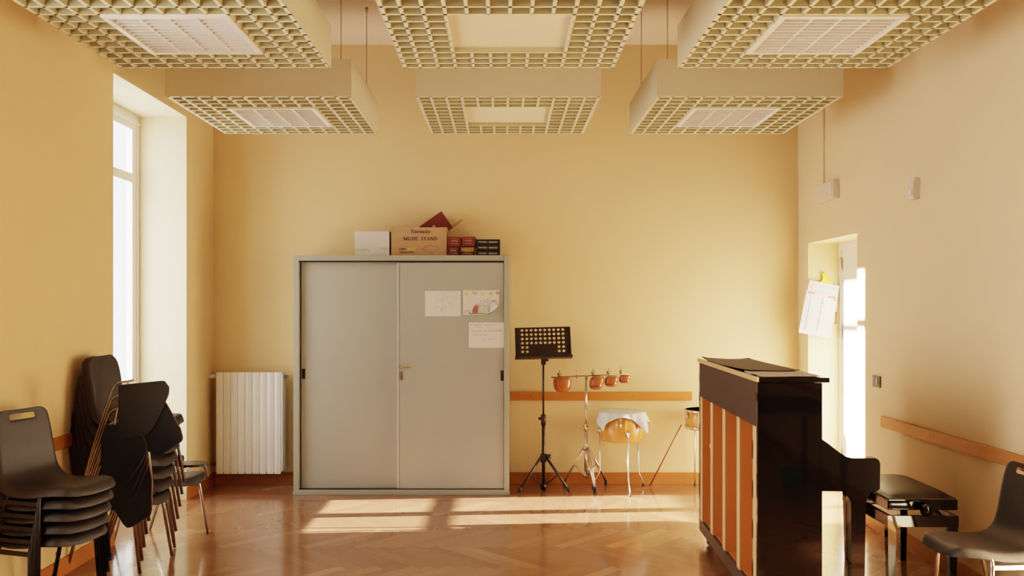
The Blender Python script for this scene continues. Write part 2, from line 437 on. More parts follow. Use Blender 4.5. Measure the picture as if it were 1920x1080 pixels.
# ------------------------------------------------------------------ ceiling panels
def egg_panel(kind, label, cx, cy, group):
    z0, z1 = 2.915, 3.155
    t = thing('ceiling_panel', label, 'ceiling panel', (cx, cy, z0), 0, group)
    S = .6
    bm = B()
    box(bm, -S, S, -S, -S+.006, .0, z1-z0); box(bm, -S, S, S-.006, S, .0, z1-z0)
    box(bm, -S, -S+.006, -S+.006, S-.006, .0, z1-z0); box(bm, S-.006, S, -S+.006, S-.006, .0, z1-z0)
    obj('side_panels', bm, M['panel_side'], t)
    bm = B(); th = .0085; h = .055
    L = S-.0065
    for k in range(13):
        p = -S + .1*k
        p = max(-S+.0065+th, min(S-.0065-th, p))
        if 3 < k < 9:
            for a, b in ((-L, -.3), (.3, L)):
                box(bm, p-th, p+th, a, b, -.002, h); box(bm, a, b, p-th, p+th, -.002, h)
        else:
            box(bm, p-th, p+th, -L, L, -.002, h); box(bm, -L, L, p-th, p+th, -.002, h)
    gr = obj('egg_crate_grid', bm, [M['panel'], M['blade_shade']], t)
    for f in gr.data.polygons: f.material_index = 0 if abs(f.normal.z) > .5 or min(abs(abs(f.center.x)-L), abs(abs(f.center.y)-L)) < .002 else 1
    bm = B()
    for (a, b, c, d) in ((-S+.015, S-.015, -S+.015, -.3), (-S+.015, S-.015, .3, S-.015), (-S+.015, -.3, -.3, .3), (.3, S-.015, -.3, .3)):
        box(bm, a, b, c, d, .06, .075)
    obj('backing_board', bm, M['backing'], t)
    if kind == 'lamp':
        f = thing_part('lamp_frame', t)
        bm = B()
        for s in (-1, 1):
            box(bm, min(s*.27, s*.298), max(s*.27, s*.298), -.298, .298, -.012, .05)
            box(bm, -.27, .27, min(s*.27, s*.298), max(s*.27, s*.298), -.012, .05)
        fr = obj('lamp_frame', bm, M['blade'], t)
        bm = B()
        for k in range(4):
            xa = -.27+.135*k; n = 8
            pts = [(xa+.135*j/n, .005+.05*math.sin(PI*j/n)) for j in range(n+1)]
            for p, q in zip(pts, pts[1:]):
                fc = bm.faces.new([bm.verts.new(v) for v in ((p[0], -.27, p[1]), (q[0], -.27, q[1]), (q[0], .27, q[1]), (p[0], .27, p[1]))]); fc.smooth = True
        obj('reflector', bm, M['reflector'], t)
        bm = B()
        for k in range(12):
            y = -.27 + .54*(k+.5)/12
            box(bm, -.27, .27, y-.0035, y+.0035, -.006, .012)
        for k in (1, 2, 3):
            x = -.27+.135*k; box(bm, x-.004, x+.004, -.27, .27, -.007, .02)
        obj('louvre', bm, M['blade'], t)
    else:
        bm = B(); box(bm, -.291, .291, -.291, .291, .022, .045); obj('blank_cover', bm, M['panel'], t)
    for sx in (-1, 1):
        for sy in (-1, 1):
            bm = B()
            x, y = sx*.52, sy*.53
            tube(bm, [(x, y, .075), (x, y, ZC-z0-.03)], .0025, 6)
            c = obj('cable', bm, M['cable'], t)
            bm = B()
            ring = [(x+.009*math.cos(a), y, ZC-z0-.025+.009*math.sin(a)) for a in [2*PI*i/10 for i in range(11)]]
            tube(bm, ring, .002, 6); cyl(bm, (x, y, ZC-z0-.006), (0, 0, 1), .014, .012, 12, .006)
            obj('ceiling_hook', bm, M['cable'], c)
    return t
def thing_part(n, p): return None
PC = [(-1.575, 'left'), (.033, 'middle'), (1.592, 'right')]
pl = {('left', 0): 'white egg-crate ceiling panel with a louvred lamp, left one nearest the camera by the window wall',
      ('middle', 0): 'white egg-crate ceiling panel with a plain blank centre, nearer the camera, large at the top middle',
      ('right', 0): 'white egg-crate ceiling panel with a louvred lamp, right one nearest the camera',
      ('left', 1): 'smaller-looking egg-crate ceiling panel with a louvred lamp, left one nearest the back wall',
      ('middle', 1): 'egg-crate ceiling panel with a plain blank centre, hanging above the grey cabinet near the back wall',
      ('right', 1): 'egg-crate ceiling panel with a louvred lamp, right one nearest the back wall over the piano'}
for row, cy in enumerate((4.31, 6.16)):
    for cx, s in PC:
        egg_panel('blank' if s == 'middle' else 'lamp', pl[(s, row)], cx, cy, 'suspended egg-crate ceiling panels')

# ------------------------------------------------------------------ cabinet
CX0, CX1, CY0, CY1, CZ = -1.74, .053, 7.17, 7.615, 1.99
cab = thing('metal_cabinet', 'large grey metal cabinet with two sliding doors against the yellow back wall', 'cabinet', ((CX0+CX1)/2, CY0, 0))
ox = (CX0+CX1)/2; hw = (CX1-CX0)/2
bm = B(); d = CY1-CY0
box(bm, -hw, -hw+.045, 0, d, 0, CZ, bev=.003); box(bm, hw-.045, hw, 0, d, 0, CZ, bev=.003)
box(bm, -hw+.045, hw-.045, 0, d, CZ-.045, CZ); box(bm, -hw+.045, hw-.045, 0, d, 0, .045)
box(bm, -hw+.045, hw-.045, d-.01, d, .045, CZ-.045)
obj('carcass', bm, M['cab_frame'], cab)
bm = B(); box(bm, -hw+.045, hw-.045, .004, .012, CZ-.058, CZ-.045); obj('sliding_track', bm, M['black_plastic'], cab)
bm = B(); box(bm, -hw+.045, hw-.045, .004, .03, .045, .052)
obj('sliding_track', bm, M['black_plastic'], cab)
bm = B(); box(bm, -hw-.004, hw+.004, -.006, .012, .0, .028, bev=.003); obj('plinth', bm, M['cab_frame'], cab)
xm = (746-943)*7.17/1620 - ox
bm = B(); box(bm, -hw+.055, xm+.02, .045, .065, .048, CZ-.055, bev=.002); dl = obj('door', bm, M['cab'], cab)
bm = B(); box(bm, xm, hw-.047, .012, .036, .045, CZ-.060, bev=.003); dr = obj('door', bm, M['cab'], cab)
bm = B(); box(bm, xm-.004, xm+.004, .008, .04, .045, CZ-.060); obj('edge_strip', bm, M['whitebox'], dr)
bm = B(); box(bm, -hw+.062, -hw+.088, .040, .050, 1.55-133*.00443, 1.55-114*.00443, bev=.002); obj('pull', bm, M['black_plastic'], dl)
bm = B(); box(bm, hw-.072, hw-.047, .008, .018, 1.55-136*.00443, 1.55-117*.00443, bev=.002); obj('pull', bm, M['black_plastic'], dr)
bm = B(); cyl(bm, (xm+.018, .0, 1.063), (0, 1, 0), .012, .03, 12); tube(bm, [(xm+.018, -.018, 1.063), (xm+.11, -.02, 1.061)], .006, 8)
obj('lever_handle', bm, M['brass'], dr)
bm = B(); prism(bm, [(xm+.024+.010*math.cos(a), 0.99+(.026 if math.sin(a) > 0 else -.026)+.010*math.sin(a)) for a in [2*PI*(i+.5)/16 for i in range(16)]], 'y', .007, .013)
obj('keyhole_plate', bm, M['grey_plastic'], dr)

# papers on the right door (door face at y = CY0+.012)
FY = CY0+.012
def wx(px): return (px-943)*FY/1620
def wz(py): return 1.55-(py-578)*FY/1620
def paper(name, label, x0, y0, x1, y1, m, group, curl=False):
    cx, cz = wx((x0+x1)/2), wz((y0+y1)/2); w, h = wx(x1)-wx(x0), wz(y0)-wz(y1)
    t = thing(name, label, 'paper', (cx, FY-.001, cz), 0, group)
    bm = B(); n = 10
    vs = [[None]*(n+1) for _ in range(n+1)]
    for i in range(n+1):
        for j in range(n+1):
            u, v = i/n-.5, j/n-.5; yy = -.001
            x, z = u*w, v*h
            if curl:
                k = max(0, (u-v)-.62); yy -= .16*k; x -= k*w*.42; z += k*h*.42
            vs[i][j] = bm.verts.new((x, yy, z))
    for i in range(n):
        for j in range(n):
            f = bm.faces.new((vs[i][j], vs[i+1][j], vs[i+1][j+1], vs[i][j+1])); f.smooth = True
    obj('sheet', bm, m, t)
    return t, w, h
rnd = random.Random(5)
t, w, h = paper('child_drawing', 'white paper with faint violet pencil scribbles, left of the coloured drawing on the cabinet', 797, 545.5, 864, 593, M['paper'], None)
bm = B(); ribbon(bm, [(-.005, -h/2), (-.004, h/2)], .0016, -.0025)
for k in range(34):
    a = rnd.uniform(0, 2*PI); rr = rnd.uniform(.02, .075); x = rr*math.cos(a)*1.2-.01; z = rr*math.sin(a)
    pts = [(x, z)]
    for q in range(4): pts.append((pts[-1][0]+rnd.uniform(-.008, .008), pts[-1][1]+rnd.uniform(-.010, .010)))
    ribbon(bm, pts, .0018, -.0025)
ribbon(bm, ell(.10, .045, .012, .010, 10, .6, 5.2), .002, -.0025)
ribbon(bm, [(.112, .05), (.135, .048)], .002, -.0025)
obj('pencil_scribbles', bm, M['pen_light'], t)
t, w, h = paper('child_drawing', 'coloured child drawing with bright shapes along its top edge, curled at the lower right corner', 868, 543.5, 936, 590, M['paper_b'], None, True)
def cd(name, m, shapes, ribs=(), wd=.003, yy=-.004):
    for s in shapes:
        bm = B(); blob(bm, s, yy); obj(name, bm, m, t)
    for r_ in ribs:
        bm = B(); ribbon(bm, r_, wd, yy-.001); obj(name, bm, m, t)
U = lambda px, py: ((px-746)/1200*w, (550-py)/850*h)   # crop coordinates to sheet coordinates
def UE(cx, cy, rx, ry, n=18, a0=0, a1=2*PI, rot=0): return [U(*p) for p in ell(cx, cy, rx, ry, n, a0, a1, rot)]
cd('yellow_shape', M['p_yellow'], [UE(250, 255, 60, 62), UE(785, 262, 60, 48)])
cd('orange_triangle', M['p_orange'], [[U(430, 205), U(610, 205), U(520, 300)]])
cd('green_dot', M['p_green'], [UE(1070, 250, 62, 50)])
cd('pink_heart', M['p_pink'], [UE(1290, 235, 55, 60)])
cd('maroon_figure', M['p_maroon'], [[U(450, 930), U(460, 800), U(520, 680), U(600, 640), U(640, 690), U(640, 860), U(600, 930)]], [[U(560, 650), U(650, 600), U(740, 640), U(640, 680)]])
cd('mint_patch', M['p_mint'], [[U(650, 930), U(650, 720), U(760, 690), U(960, 720), U(1010, 930)]])
cd('green_ground', M['p_ground'], [[U(350, 960), U(350, 870), U(400, 930), U(640, 930), U(740, 915), U(850, 930), U(1040, 920), U(1040, 960)]], yy=-.0045)
cd('dark_outline', M['pen'], [], [[U(200, 930), U(190, 830), U(380, 830), U(385, 940)], [U(250, 930), U(250, 870), U(330, 870), U(330, 930)],
   [U(720, 590), U(740, 520), U(790, 490)], [U(800, 600), U(890, 500), U(980, 590), U(950, 690), U(840, 660), U(800, 600)], [U(900, 450), U(980, 460), U(960, 510)],
   [U(1050, 930), U(1010, 700), U(1080, 510), U(1240, 500)]], wd=.0036)
cd('violet_outline', M['p_violet'], [], [[U(1080, 505), U(1230, 490), U(1310, 640), U(1270, 790)], [U(1120, 520), U(1220, 560)]], wd=.0045)
cd('blue_edge', M['p_blue'], [[U(240, 150), U(1150, 128), U(1150, 150), U(240, 168)]])
t, w, h = paper('handwritten_note', 'white handwritten note taped below the coloured drawing near the cabinet door edge', 879, 604.5, 945, 652, M['paper'], None)
def hand(pen, x0, x1, z, hh, bm, step=.0042):
    x = x0; 
    while x < x1:
        k = pen.choice((0, 1, 2, 3))
        if k == 0: p = [(x, z), (x, z+hh), (x+step*.8, z+hh*.5), (x, z+hh*.5)]
        elif k == 1: p = [(x, z), (x+step*.4, z+hh), (x+step*.8, z)]
        elif k == 2: p = [(x+step*.8, z+hh), (x, z+hh), (x, z), (x+step*.8, z)]
        else: p = [(x, z+hh), (x, z), (x+step*.8, z+hh), (x+step*.8, z)]
        ribbon(bm, p, .0011, -.0025); x += step*1.25
q = random.Random(9); bm = B()
V = lambda px, py: ((px-820)/1300*w, (545-py)/905*h)
def hr(px0, px1, py, ph):
    bm = B(); hand(q, V(px0, 0)[0], V(px1, 0)[0], V(0, py)[1], ph/905*h, bm); obj('handwritten_word', bm, M['pen'], t)
hr(235, 262, 220, 60); hr(370, 630, 215, 60); hr(740, 1090, 210, 55); hr(265, 630, 425, 55); hr(740, 820, 420, 60); hr(880, 1060, 415, 60); hr(1110, 1370, 420, 60)
hr(310, 520, 555, 45); hr(585, 690, 560, 40); hr(740, 840, 560, 45); hr(670, 830, 740, 50); hr(890, 1040, 720, 35)
bm = B(); ribbon(bm, [V(400, 265), V(600, 262)], .002, -.0025); obj('underline', bm, M['pen'], t)

# ------------------------------------------------------------------ boxes on the cabinet
def card_box(name, label, x0, x1, y0, y1, z0, z1, m, group=None, cat='box', rz=0.0):
    t = thing(name, label, cat, ((x0+x1)/2, (y0+y1)/2, z0), rz, group)
    w, d_, h_ = (x1-x0)/2, (y1-y0)/2, z1-z0
    bm = B(); box(bm, -w, w, -d_, d_, 0, h_, bev=.0025); obj('body', bm, m, t)
    return t, w, d_, h_
SB = 7.30/1620
bx = lambda px: (px-943)*SB
TOPZ = CZ+.001
t, w, d_, h_ = card_box('cardboard_box', 'plain white box with pale green stripes, leftmost on top of the cabinet', bx(665), bx(730), 7.30, 7.50, TOPZ, TOPZ+.211, M['whitebox'])
bm = B()
blob(bm, [(-w+.002, .042), (-w+.09, .042), (-w+.11, .058), (-w+.09, .064), (-w+.002, .064)], -d_-.001)
obj('green_stripe', bm, M['green_pale'], t); bm = B()
blob(bm, [(w-.075, .055), (w-.003, .055), (w-.003, .072), (w-.085, .072)], -d_-.001)
obj('green_stripe', bm, M['green_pale'], t)
bm = B(); ribbon(bm, [(-w+.105, .058), (-w+.125, .036)], .003, -d_-.001); obj('pen_mark', bm, M['pen'], t)
bm = B(); box(bm, -w-.001, w+.001, -.02, .02, h_-.004, h_+.001); obj('tape', bm, M['tape'], t)

t, w, d_, h_ = card_box('cardboard_box', 'brown carton printed MUSIC STAND with a maroon case leaning behind it', bx(733.5), bx(838), 7.30, 7.43, TOPZ, TOPZ+.243, M['carton'])
FYc = -d_-.0012
cz = lambda py: (983-py)/838*h_          # crop rows (1906x1080 zoom) to height
cxx = lambda px: (px-880)/1600*2*w
text('logo_lettering', 'Tornado', .044, M['ink_blue'], t, (cxx(905), FYc, cz(272)), bold=.0008, shear=.2, xs=1.1)
# serif lettering MUSIC STAND
def serif(bm, s, x, z, H):
    W_ = {'M': .95, 'U': .72, 'S': .5, 'I': .3, 'C': .66, ' ': .42, 'T': .62, 'A': .74, 'N': .76, 'D': .74}
    th, tn = .23*H, .10*H
    for ch in s:
        w_ = W_[ch]*H
        def v(xx, a=0, b=1, t_=th): ribbon(bm, [(x+xx, z+a*H), (x+xx, z+b*H)], t_, FYc)
        def sf(xx, zz, L=.3): ribbon(bm, [(x+xx-L*H/2, z+zz*H), (x+xx+L*H/2, z+zz*H)], tn, FYc)
        def ln(p, q_, t_): ribbon(bm, [(x+p[0]*w_, z+p[1]*H), (x+q_[0]*w_, z+q_[1]*H)], t_, FYc)
        if ch == 'M': v(.14*w_, t_=tn); v(.86*w_); ln((.14, 1), (.5, 0), th); ln((.5, 0), (.86, 1), tn); sf(.14*w_, .03); sf(.86*w_, .03); sf(.1*w_, .97, .2)
        elif ch == 'U':
            ribbon(bm, [(x+.18*w_, z+H)]+[(x+.5*w_+.32*w_*math.cos(a), z+.3*H+.27*H*math.sin(a)) for a in [PI+PI*k/8 for k in range(9)]], th*.9, FYc)
            ln((.82, .3), (.82, 1), tn); sf(.18*w_, .97); sf(.82*w_, .97)
        elif ch == 'S':
            ribbon(bm, [(x+w_*a, z+H*b) for a, b in ((.85, .78), (.75, .92), (.45, .96), (.18, .82), (.25, .6), (.7, .42), (.85, .22), (.6, .04), (.3, .05), (.12, .25))], th*.8, FYc)
        elif ch == 'I': v(.5*w_); sf(.5*w_, .03); sf(.5*w_, .97)
        elif ch == 'C':
            ribbon(bm, [(x+.55*w_+.42*w_*math.cos(a), z+.5*H+.47*H*math.sin(a)) for a in [.7+(2*PI-1.4)*k/14 for k in range(15)]], th*.8, FYc)
        elif ch == 'T': v(.5*w_); ln((.03, .96), (.97, .96), tn); sf(.5*w_, .03); ln((.05, .97), (.05, .75), tn); ln((.95, .97), (.95, .75), tn)
        elif ch == 'A': ln((.1, 0), (.48, 1), tn); ln((.48, 1), (.86, 0), th); ln((.26, .36), (.7, .36), tn); sf(.1*w_, .03, .25); sf(.86*w_, .03)
        elif ch == 'N': v(.15*w_, t_=tn); v(.85*w_, t_=tn); ln((.15, 1), (.85, 0), th); sf(.15*w_, .03); sf(.85*w_, .97)
        elif ch == 'D':
            v(.2*w_); ribbon(bm, [(x+.2*w_, z+.96*H)]+[(x+.45*w_+.45*w_*math.cos(a), z+.5*H+.46*H*math.sin(a)) for a in [PI/2-PI*k/8 for k in range(9)]]+[(x+.2*w_, z+.04*H)], th*.7, FYc)
        x += w_+.10*H
    return x
H = 95/838*h_
bm = B(); e = serif(bm, 'MUSIC STAND', 0, 0, H)
want = cxx(1415)-cxx(430); k = want/e
for v_ in bm.verts: v_.co.x = v_.co.x*k + cxx(430); v_.co.z += cz(522)
obj('music_stand_lettering', bm, M['ink'], t)
bm = B(); dm = [(cxx(965), cz(770)), (cxx(1215), cz(655)), (cxx(1470), cz(770)), (cxx(1225), cz(885))]
ribbon(bm, dm+[dm[0]], .0026, FYc)
obj('diamond_mark', bm, M['ink'], t)
text('carton_lettering', 'C/NO:', .022, M['ink'], t, (cxx(405), FYc, cz(780)), bold=.0005)
text('carton_lettering', 'MADE IN CHINA', .016, M['ink'], t, (cxx(525), FYc, cz(872)), bold=.0005)
text('carton_lettering', 'TAIPEI', .009, M['ink'], t, (cxx(1255), FYc, cz(930)), bold=.0002)
bm = B(); blob(bm, [(cxx(525), cz(835)), (cxx(560), cz(735)), (cxx(775), cz(730)), (cxx(770), cz(830))], FYc-.0005); obj('number_label', bm, M['yellow_pale'], t)
bm = B(); box(bm, -w-.001, -w+.02, -d_-.001, d_+.001, h_-.05, h_+.001); obj('tape', bm, M['tape'], t)
bm = B(); box(bm, w-.035, w+.001, -d_-.001, d_+.001, h_-.05, h_+.001); obj('tape', bm, M['tape'], t)

# leaning maroon case
t = thing('instrument_case', 'maroon card case leaning at a slant behind the brown music stand carton', 'case', (-.44, 7.53, CZ+.001))
a = R(35)
# top corner at X,Z
tcx, tcz = (828-943)*7.5/1620+.44, 1.55+184*7.5/1620-(CZ+.001)
Lc, Hc = .46, .165
ux, uz = math.cos(a), math.sin(a); vx, vz = math.sin(a), -math.cos(a)
P0 = (tcx, tcz); P1 = (tcx-ux*Lc, tcz-uz*Lc); P2 = (P1[0]+vx*Hc, P1[1]+vz*Hc); P3 = (tcx+vx*Hc, tcz+vz*Hc)
dz_ = -min(p[1] for p in (P0, P1, P2, P3)) + .0005
PP = [(p[0], p[1]+dz_) for p in (P0, P1, P2, P3)]
bm = B(); prism(bm, PP, 'y', -.055, .045); obj('body', bm, M['maroon'], t)
bm = B()
f0 = (PP[3][0], PP[3][1]+.0)
pts = [(PP[3][0]-.005, PP[3][1]+.015), (PP[3][0]+.078, PP[3][1]+.068), (PP[3][0]+.084, PP[3][1]+.058), (PP[3][0]+.002, PP[3][1]+.002)]
prism(bm, pts, 'y', -.05, .04); obj('open_flap', bm, M['tape'], t)
bm = B(); blob(bm, ell((814-943)*7.5/1620+.44, 1.55+(578-421)*7.5/1620-CZ-.022, .014, .014), -.0562); obj('round_emblem', bm, M['pinkprint'], t)

def small_box(px0, px1, z0, z1, yf, m, label, gold=False, rz=0):
    t, w, d_, h_ = card_box('instrument_box', label, bx(px0), bx(px1), yf, yf+.2, z0, z1, m, 'maroon instrument boxes on the cabinet', rz=rz)
    pm = M['pinkprint']; f = -d_-.001; rot = (PI/2, PI, 0)
    if gold:
        bm = B(); blob(bm, [(-w+.004, h_*.5), (w-.004, h_*.5), (w-.004, h_-.004), (-w+.004, h_-.004)], f); obj('gold_label', bm, M['goldprint'], t)
        f -= .001; pm = M['yellow_pale']
    text('box_lettering', 'Melodica', .018, pm, t, (0, f, h_*.30), rot=rot)
    text('box_lettering', 'PIANO', .018, pm, t, (.0, f, h_*.60), rot=rot, bold=.0006)
    text('box_lettering', 'student series', .011, pm, t, (0, f, h_*.82), rot=rot)
    return t
small_box(837.5, 862.5, TOPZ, TOPZ+.078, 7.29, M['maroon_dark'], 'maroon instrument box, lower left of the four beside the brown carton')
small_box(863.5, 889.5, TOPZ, TOPZ+.076, 7.29, M['maroon_dark'], 'maroon instrument box with a gold label, lower right of the four maroon boxes', True)
small_box(839.5, 864.5, TOPZ+.079, TOPZ+.161, 7.285, M['maroon'], 'maroon instrument box, upper left of the four beside the brown carton')
small_box(866.5, 891, TOPZ+.079, TOPZ+.164, 7.285, M['maroon'], 'maroon instrument box, upper right of the four, next to the black boxes', rz=R(-1.2))
for k, (lab, dx) in enumerate((('thin black box with white lettering, bottom one of the stack of three on the cabinet', 0), ('thin black box with white lettering, middle one of the stack of three on the cabinet', .001), ('thin black box with white lettering, topmost of the stack of three on the cabinet', .001))):
    t, w, d_, h_ = card_box('instrument_box', lab, bx(892)+dx, bx(937.5)+dx, 7.29, 7.45, TOPZ+.0475*k, TOPZ+.0475*k+.0455, M['black_card'], 'black instrument boxes on the cabinet')
    text('box_lettering', 'HOHNER - I Melodica', .0185, M['whiteprint'], t, (0, -d_-.001, h_*.5), rot=(PI/2, PI, 0), bold=.0004, xs=.93)

# ------------------------------------------------------------------ radiator
t = thing('radiator', 'white finned wall radiator left of the grey cabinet', 'radiator', ((467-943)*7.5/1620, 7.53, 0))
x0 = -.281
for k in range(9):
    bm = B(); xa = x0+.0625*k
    prism(bm, [(xa+.001, -.045), (xa+.031, -.050), (xa+.0605, -.045), (xa+.0605, -.02), (xa+.001, -.02)], 'z', .13, .995)
    box(bm, xa+.026, xa+.036, -.02, .05, .15, .98)
    for z in (.19, .93): cyl(bm, (xa+.031, .01, z), (1, 0, 0), .022, .062, 14)
    prism(bm, [(-.045, .13), (-.045, .115), (-.03, .122), (-.02, .13)], 'x', xa+.004, xa+.058)
    obj('fin', bm, M['rad'], t)
bm = B(); box(bm, .2825, .297, -.045, .05, .14, .985, bev=.004); obj('end_cover', bm, M['rad'], t)
bm = B(); cyl(bm, (-.30, .01, .975-.02), (1, 0, 0), .012, .05, 12); cyl(bm, (-.335, .01, .955), (1, 0, 0), .02, .04, 14); tube(bm, [(-.31, .01, .955), (-.31, .10, .955)], .009, 8)
obj('valve', bm, M['white_paint'], t)
bm = B(); cyl(bm, (-.30, .01, .19), (1, 0, 0), .010, .05, 12); cyl(bm, (-.325, .01, .19), (1, 0, 0), .016, .03, 14); tube(bm, [(-.32, .01, .19), (-.32, .095, .19)], .009, 8)
obj('return_valve', bm, M['brass'], t)
bm = B(); cyl(bm, (.31, .01, .955), (1, 0, 0), .014, .03, 12); cyl(bm, (.327, .01, .955), (1, 0, 0), .008, .02, 12); obj('air_vent', bm, M['nickel'], t)
bm = B(); box(bm, -.2, -.17, .05, .105, .85, .88); obj('wall_bracket', bm, M['white_paint'], t)
bm = B(); box(bm, .17, .2, .05, .105, .85, .88); obj('wall_bracket', bm, M['white_paint'], t)

# ------------------------------------------------------------------ music stand
t = thing('music_stand', 'black orchestral music stand with a perforated desk, right of the grey cabinet', 'music stand', (.345, 7.36, 0))
desk_m = Matrix.Translation((.0, -.03, 1.13)) @ Euler((R(-18), 0, R(0))).to_matrix().to_4x4() @ Matrix.Rotation(R(-1.5), 4, 'Y')
bm = B()
cols, rows = 12, 7
cw, chh = .466/cols, .265/rows
holes = set()
for i in range(1, 11):
    for j in range(7):
        if j >= 3 and j < 7: holes.add((i, j))
        elif j in (1, 2) and i in (1, 2, 9, 10): holes.add((i, j))
for i in range(cols):
    for j in range(rows):
        x_, z_ = -.233+cw*i, .0+chh*j
        if (i, j) not in holes:
            vs = [bm.verts.new((x_, 0, z_)), bm.verts.new((x_+cw, 0, z_)), bm.verts.new((x_+cw, 0, z_+chh)), bm.verts.new((x_, 0, z_+chh))]
            bm.faces.new(vs)
        else:
            n = 16; out = []; inn = []
            for k in range(n):
                a = 2*PI*(k+.0)/n + PI/4
                c_, s_ = math.cos(a), math.sin(a); mm_ = max(abs(c_), abs(s_))
                out.append(bm.verts.new((x_+cw/2+c_/mm_*cw/2, 0, z_+chh/2+s_/mm_*chh/2)))
                inn.append(bm.verts.new((x_+cw/2+c_*.0125, 0, z_+chh/2+s_*.0115)))
            for k in range(n): bm.faces.new((out[k], out[(k+1) % n], inn[(k+1) % n], inn[k]))
bmesh.ops.remove_doubles(bm, verts=bm.verts, dist=1e-4)
bmesh.ops.transform(bm, matrix=desk_m, verts=bm.verts)
dk = obj('desk', bm, M['stand_black'], t)
md = dk.modifiers.new('thickness', 'SOLIDIFY'); md.thickness = .003
bm = B()
box(bm, -.243, .243, -.055, .003, -.012, -.006, bev=.002); box(bm, -.243, .243, -.058, -.053, -.012, .008, bev=.002)
box(bm, -.237, -.231, -.012, .003, 0, .265); box(bm, .231, .237, -.012, .003, 0, .265); box(bm, -.237, .237, -.010, .003, .262, .268)
bmesh.ops.transform(bm, matrix=desk_m, verts=bm.verts)
obj('ledge', bm, M['stand_black'], t)
bm = B(); tube(bm, [(0, 0, 1.13), (0, 0, .60)], .0085, 12); obj('upper_pole', bm, M['stand_black'], t)
bm = B(); tube(bm, [(0, 0, .62), (0, 0, .06)], .014, 14); cyl(bm, (0, 0, .035), (0, 0, 1), .024, .05, 14); obj('lower_pole', bm, M['stand_black'], t)
bm = B(); box(bm, -.02, .02, -.035, .015, 1.07, 1.14, bev=.005); cyl(bm, (.03, -.01, 1.11), (1, 0, 0), .012, .03, 12); obj('tilt_joint', bm, M['stand_black'], t)
bm = B(); cyl(bm, (0, 0, .60), (0, 0, 1), .021, .09, 14); cyl(bm, (-.028, 0, .61), (1, 0, 0), .012, .03, 12); obj('height_clamp', bm, M['stand_black'], t)
bm = B(); cyl(bm, (0, 0, .275), (0, 0, 1), .026, .07, 14); cyl(bm, (.045, -.01, .29), (1, 0, 0), .017, .04, 12); obj('leg_collar', bm, M['stand_black'], t)
for a in (R(212), R(-32), R(86)):
    c_, s_ = math.cos(a), math.sin(a); r_ = .255
    bm = B(); tube(bm, [(c_*.022, s_*.022, .29), (c_*r_, s_*r_, .012)], .011, 10); lg = obj('leg', bm, M['stand_black'], t)
    bm = B(); tube(bm, [(c_*.02, s_*.02, .05), (c_*.14, s_*.14, .145)], .005, 8); obj('brace', bm, M['stand_black'], lg)
    bm = B(); tube(bm, [(c_*(r_-.03), s_*(r_-.03), .045), (c_*r_, s_*r_, .0125)], .0135, 10); obj('rubber_foot', bm, M['rubber'], lg)

# ------------------------------------------------------------------ temple blocks on chrome stand
TX, TY = .715, 7.44
t = thing('percussion_stand', 'chrome double-braced tripod stand carrying four wooden temple blocks', 'stand', (TX, TY, 0))
bm = B(); tube(bm, [(0, 0, .945), (.003, 0, .50)], .011, 14); obj('upper_pole', bm, M['chrome'], t)
bm = B(); tube(bm, [(0, 0, .53), (0, 0, .09)], .0145, 14); obj('lower_pole', bm, M['chrome'], t)
bm = B(); cyl(bm, (0, 0, .53), (0, 0, 1), .02, .06, 14); tube(bm, [(-.02, -.01, .53), (-.055, -.012, .535), (-.06, -.012, .555)], .007, 8); obj('height_clamp', bm, M['chrome'], t)
bm = B(); cyl(bm, (0, 0, .345), (0, 0, 1), .024, .035, 14); obj('leg_collar', bm, M['chrome'], t)
bm = B(); cyl(bm, (0, 0, .115), (0, 0, 1), .021, .03, 14); obj('lower_collar', bm, M['chrome'], t)
feet = [(.06, -.17), (-.175, .13), (.19, .13)]
for fx, fy in feet:
    L_ = math.hypot(fx, fy); c_, s_ = fx/L_, fy/L_; nx, ny = -s_*.009, c_*.009
    bm = B()
    for sg in (-1, 1):
        tube(bm, [(c_*.02+nx*sg, s_*.02+ny*sg, .35), (fx*.62+nx*sg, fy*.62+ny*sg, .17), (fx+nx*sg*.6, fy+ny*sg*.6, .03)], .0065, 10)
    lg = obj('leg', bm, M['chrome'], t)
    bm = B()
    for sg in (-1, 1): tube(bm, [(c_*.02+nx*sg, s_*.02+ny*sg, .115), (fx*.55+nx*sg, fy*.55+ny*sg, .20)], .0055, 8)
    obj('brace', bm, M['chrome'], lg)
    bm = B(); lathe(bm, [(.012, 0), (.016, .004), (.015, .035), (.008, .045)], (fx, fy, .001), 14); obj('rubber_foot', bm, M['rubber'], lg)
bz = .965
bm = B(); tube(bm, [(-.30, -.03, bz-.008), (.37, -.03, bz+.022)], .0055, 10); obj('cross_bar', bm, M['brass'], t)
bm = B(); box(bm, -.012, .012, -.045, .012, .935, .975, bev=.004); obj('bar_clamp', bm, M['nickel'], t)
for px in (1049, 1081, 1112, 1141, 1165):
    x_ = (px-943)*7.41/1620-TX; zz = bz + .007 + .045*x_
    bm = B()
    tube(bm, [(x_, -.03, zz-.02), (x_, -.03, zz+.058)], .0035, 8)
    if px != 1081:
        cyl(bm, (x_, -.03, zz+.022), (1, 0, 0), .006, .034, 10); cyl(bm, (x_, -.03, zz+.012), (0, 0, 1), .012, .016, 10)
        box(bm, x_-.018, x_-.008, -.034, -.026, zz+.014, zz+.034); box(bm, x_+.008, x_+.018, -.034, -.026, zz+.014, zz+.034)
    obj('wing_bolt', bm, M['brass'], t)

